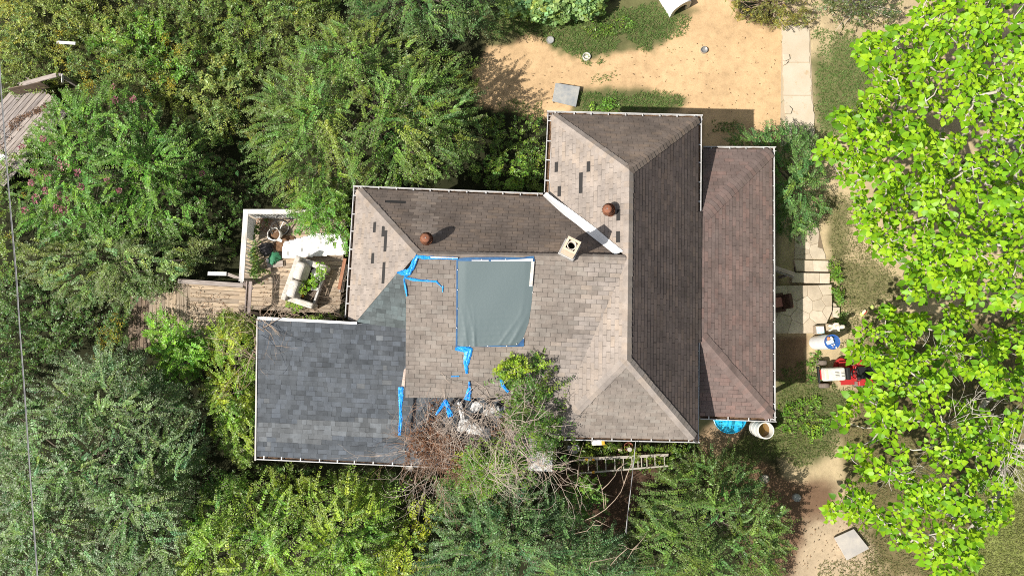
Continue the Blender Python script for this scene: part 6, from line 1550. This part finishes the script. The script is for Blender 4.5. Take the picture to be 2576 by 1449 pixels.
grass([
 ([(1190,40),(1260,25),(1350,45),(1500,40),(1600,0),(1700,15),(1750,45),(1725,85),(1640,132),(1600,127),(1565,100),(1525,158),(1480,168),(1440,142),(1350,97),(1330,112),(1290,78),(1240,112)], 900, .10, GA, GB, .38),
 ([(1450,238),(1480,222),(1560,230),(1640,226),(1728,238),(1718,270),(1650,284),(1460,284)], 900, .10, GA, GB, .36),
 ([(1475,195),(1500,185),(1540,200),(1530,240),(1480,235)], 420, .09, GA, (.2,.2,.09), .5),
 ([(1240,250),(1375,245),(1375,300),(1240,310)], 500, .10, GA, GB, .5),
 ([(1780,300),(1870,310),(1850,350),(1785,345)], 500, .1, GA, GB, .5),
 ([(2040,70),(2210,80),(2210,350),(2060,350),(2045,250)], 760, .085, (.080,.145,.032), (.16,.24,.070), .40),
 ([(2060,480),(2160,480),(2240,640),(2290,760),(2170,860),(2090,800),(2080,600)], 520, .085, (.12,.14,.045), (.21,.21,.09), .45),
 ([(1955,930),(2060,890),(2150,1000),(2110,1150),(2010,1180),(1960,1150),(1860,1170),(1780,1150),(1870,1100),(1955,1070)], 620, .09, (.075,.115,.03), (.165,.205,.06), .36),
 ([(2110,800),(2600,780),(2600,1480),(2190,1480),(2110,1300)], 330, .09, (.11,.125,.04), (.21,.205,.085), .42),
 ([(2480,1200),(2600,1130),(2600,1480),(2400,1480)], 420, .085, (.15,.19,.04), (.25,.27,.08), .3),
 ([(2020,1480),(2070,1400),(2210,1380),(2250,1480)], 420, .085, (.12,.14,.045), (.22,.21,.09), .46),
 ([(1600,135),(1720,100),(1740,120),(1640,160)], 160, .07, GA, GB, .55),
 ([(1470,180),(1560,180),(1540,235),(1470,230)], 300, .08, GA, GB, .5),
 ([(1770,290),(1860,300),(1850,350),(1775,345)], 200, .09, GA, GB, .55),
 ([(1960,70),(1976,70),(1980,345),(1960,345)], 420, .09, (.13,.14,.06), (.2,.2,.09), .55),
])

# the bright broad-leaved trees
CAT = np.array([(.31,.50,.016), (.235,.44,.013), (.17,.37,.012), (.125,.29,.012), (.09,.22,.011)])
MEH = []
for c_ in CAT:
    me = bpy.data.meshes.new('leaf'); me.from_pydata([tuple(v) for v in HEART_V], [], [tuple(f) for f in HEART_F[0]]); me.materials.append(M['catalpa'])
    at_ = me.color_attributes.new('col', 'FLOAT_COLOR', 'POINT'); at_.data.foreach_set('color', np.tile(np.append(c_, 1).astype(np.float32), len(HEART_V))); MEH.append(me)
def broadleaf(name, label, poly, base, ztop, zedge, spacing, seed, skip=(), gap=.0, gsc=60, sz=(.15,.24)):
    r = np.random.default_rng(seed)
    b = at(*base, 0); root = thing(name, label, 'tree', (b.x, b.y, 0), 0, 'bright green broad-leaved trees'); inv = Matrix.Translation(-b)
    m2 = parea(poly)/(FP/(CAM_H-(ztop+zedge)/2))**2
    cand = sample(poly, int(m2*30), r)
    for x0, y0, x1, y1 in skip: cand = cand[~((cand[:,0] > x0) & (cand[:,0] < x1) & (cand[:,1] > y0) & (cand[:,1] < y1))]
    if gap > 0: cand = cand[blobgap(cand, gap, seed, gsc)]
    z, lum = surf(poly, cand, zedge, ztop, seed, .9, .45, 55)
    low = r.random(len(cand)) < .35; z = np.where(low, z*r.uniform(.45, .8, len(z)), z)
    P = at_np(cand[:,0], cand[:,1], z); sel = []
    for i in range(len(P)):                        # keep rosettes apart
        if not sel or np.min(np.linalg.norm(P[sel]-P[i], axis=1)) > spacing: sel.append(i)
    P = P[sel]; n = len(P)
    # limbs: every rosette hangs on the nearest node nearer to the trunk
    trunk = np.array([[b.x, b.y, -.1],[b.x+.05, b.y+.03, 1.0],[b.x+.02, b.y+.1, 2.2]]); nodes = [*trunk]; par = [-1, 0, 1]
    o_ = np.argsort(np.linalg.norm((P-trunk[2])*[1,1,.6], axis=1)); cnt = {}
    for i in o_:
        N_ = np.array(nodes[2:]); d = np.linalg.norm((N_-P[i]+[0,0,.35]), axis=1) + .32*np.linalg.norm(N_-trunk[2], axis=1)
        k = int(d.argmin())+2; a = nodes[k]; e_ = P[i]-np.array([0,0,.12])
        for f in (.4, .75):
            m_ = a*(1-f)+e_*f; m_[2] -= .18*math.sin(math.pi*f)*np.linalg.norm(e_-a)*.5; m_[:2] += r.normal(0,.05,2); nodes.append(m_); par.append(k); k = len(nodes)-1
        nodes.append(e_); par.append(k)
    ch = np.zeros(len(nodes))
    for i in range(len(nodes)-1, 0, -1): ch[i] += 1 if ch[i] == 0 else 0; ch[par[i]] += ch[i]
    rad = np.minimum(.016*np.maximum(ch, 1)**.44, .2)
    mb = MB()
    for i in range(3, len(nodes)): mb.tube([nodes[par[i]], nodes[i]], [min(rad[par[i]], rad[i]*1.5), rad[i]], 5, cap=False)
    ob = mb.build('limbs', M['bark_pale'], root, smooth=True); ob.matrix_parent_inverse = inv
    mb = MB(); mb.tube([trunk[0], trunk[1], trunk[2]], [.22,.17,.14], 10); ob = mb.build('trunk', M['bark'], root, smooth=True); ob.matrix_parent_inverse = inv
    # rosettes of leaves
    LP = []; LX = []; LY = []; LZ = []; LS = []; LC = []
    for i in range(n):
        ax = unit(UP*1.0 + r.normal(0,.28,3)); t1 = unit(np.cross(ax, [1,.2,.1])); t2 = np.cross(ax, t1); k = r.integers(10, 16); a0 = r.uniform(0, 6.28); s0 = r.uniform(*sz); tone = r.normal(-.1,.6)
        for j in range(k):
            a = a0 + j*2.4; lvl = j/k; od = t1*math.cos(a)+t2*math.sin(a)
            pet = (.03+.15*lvl)*r.uniform(.8,1.2)
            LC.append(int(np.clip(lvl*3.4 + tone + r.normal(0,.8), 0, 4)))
            yv = unit(od + ax*(.45-1.0*lvl) + r.normal(0,.2,3)); zv = unit(ax + r.normal(0,.42,3) + od*.3*lvl); xv = unit(np.cross(yv, zv)); zv = np.cross(xv, yv)
            LP.append(P[i] + od*pet + ax*(.10-.22*lvl)); LX.append(xv); LY.append(yv); LZ.append(zv); s_ = s0*(.55+.5*lvl)*r.uniform(.85,1.15); LS.append((s_*.92, s_, s_))
    LP, LX, LY, LZ, LS, LC = map(np.array, (LP, LX, LY, LZ, LS, LC))
    uu, vv = proj_np(LP); inview = (uu > 0) & (uu < 2576) & (vv > 0) & (vv < 1449)
    score = LS[:,0]*np.abs(LZ[:,2])*(LP[:,2]/ztop)**2*inview + r.uniform(0,.01,len(LP)); top = np.argsort(-score)[:300]; rest = np.setdiff1d(np.arange(len(LP)), top)
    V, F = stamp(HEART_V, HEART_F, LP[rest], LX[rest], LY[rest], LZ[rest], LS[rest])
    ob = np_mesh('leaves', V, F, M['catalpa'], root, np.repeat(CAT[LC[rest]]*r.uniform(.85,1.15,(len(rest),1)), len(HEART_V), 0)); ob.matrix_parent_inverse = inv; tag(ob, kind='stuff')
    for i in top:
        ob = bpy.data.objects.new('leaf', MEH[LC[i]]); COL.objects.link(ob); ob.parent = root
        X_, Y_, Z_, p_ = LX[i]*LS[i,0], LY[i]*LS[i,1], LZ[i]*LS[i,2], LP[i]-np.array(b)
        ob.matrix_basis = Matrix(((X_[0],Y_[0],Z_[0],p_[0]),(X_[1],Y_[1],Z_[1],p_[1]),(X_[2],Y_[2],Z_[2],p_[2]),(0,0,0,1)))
    return root
T1 = [(2300,-60),(2327,0),(2294,27),(2307,50),(2237,73),(2164,100),(2158,149),(2194,199),(2235,205),(2197,212),(2161,245),(2144,265),(2100,289),(2098,332),(2060,348),(2066,395),(2111,411),(2120,445),(2130,467),(2160,481),(2153,554),(2174,600),(2227,647),(2264,660),(2262,680),(2294,705),(2270,735),(2297,755),(2363,742),(2413,755),(2463,775),(2576,790),(2640,780),(2640,-60)]
broadleaf('broadleaf_tree', 'larger lime green broad-leaved tree with a full crown, filling the upper right edge', T1, (2430,420), 7.4, 3.6, .36, 61, gap=.22, gsc=36)
T2 = [(2205,770),(2270,780),(2290,800),(2400,775),(2576,800),(2640,800),(2640,1150),(2576,1185),(2535,1240),(2538,1300),(2505,1380),(2450,1440),(2440,1480),(2380,1480),(2330,1405),(2210,1355),(2165,1322),(2092,1312),(2080,1225),(2160,1160),(2125,1140),(2078,1082),(2118,1045),(2142,1000),(2190,965),(2140,900),(2155,850),(2175,822),(2230,825)]
broadleaf('broadleaf_tree', 'thinner lime green broad-leaved tree with bare limbs showing, at the lower right', T2, (2455,1110), 6.6, 3.0, .36, 62, skip=((2060,895,2155,990),(2150,910,2200,960),(2090,1335,2150,1410)), gap=.47, gsc=44)
p = at(2220, 841, 3.0); mb = MB(); mb.blob((0,0,0), (.26,.22,.10), .3, 6, 18, 10); tag(mb.build('white_rag', M['cloth_w'], loc=p), 'white rag caught among the leaves of the lower bright green tree', 'rag')

t2 = [o_ for o_ in COL.objects if o_.name == 'broadleaf_tree.001'][0]
for st_, n_, sd_ in (([(2540,1150,5.0),(2555,1120,5.2),(2500,1130,4.6)], 26, 21), ([(2440,1040,5.4),(2400,1080,5.0)], 14, 22), ([(2330,900,5.0),(2250,1180,4.2),(2360,1190,4.6)], 16, 23)):
    ob, _ = vine('bare_twigs', None, None, st_, n_, sd_, 2.0, 6.6, M['bark_pale'], .013, (.5,1.1)); ob.parent = t2; ob.matrix_parent_inverse = t2.matrix_basis.inverted()

# small litter on the sand: twigs, droppings, pebbles
acc = Acc(); q = np.concatenate([sample([(1500,150),(1960,80),(1960,330),(1780,270),(1500,220)], 110, r), sample([(1950,720),(2090,720),(2090,835),(1950,835)], 14, r), sample([(1900,1180),(2200,1300),(2100,1440),(1980,1440)], 240, r), sample([(1205,150),(1480,180),(1400,260),(1220,260)], 60, r)])
P = at_np(q[:,0], q[:,1], .03); a = r.uniform(0,6.28,len(P)); Yv = np.stack([np.cos(a), np.sin(a), .1*np.ones(len(P))], -1); Xv = np.stack([-np.sin(a), np.cos(a), .0*a], -1)
V, F = stamp(LEAF_V, LEAF_F, P, Xv, Yv, np.tile(UP,(len(P),1)), np.stack([r.uniform(.015,.035,len(P)), r.uniform(.03,.08,len(P)), r.uniform(.03,.06,len(P))], -1))
acc.add(V, F[0], np.repeat(np.array([.16,.10,.06])*r.uniform(.5,2.2,(len(P),1)), 4, 0)); o = acc.build('yard_litter', M['grass']); tag(o, kind='stuff')
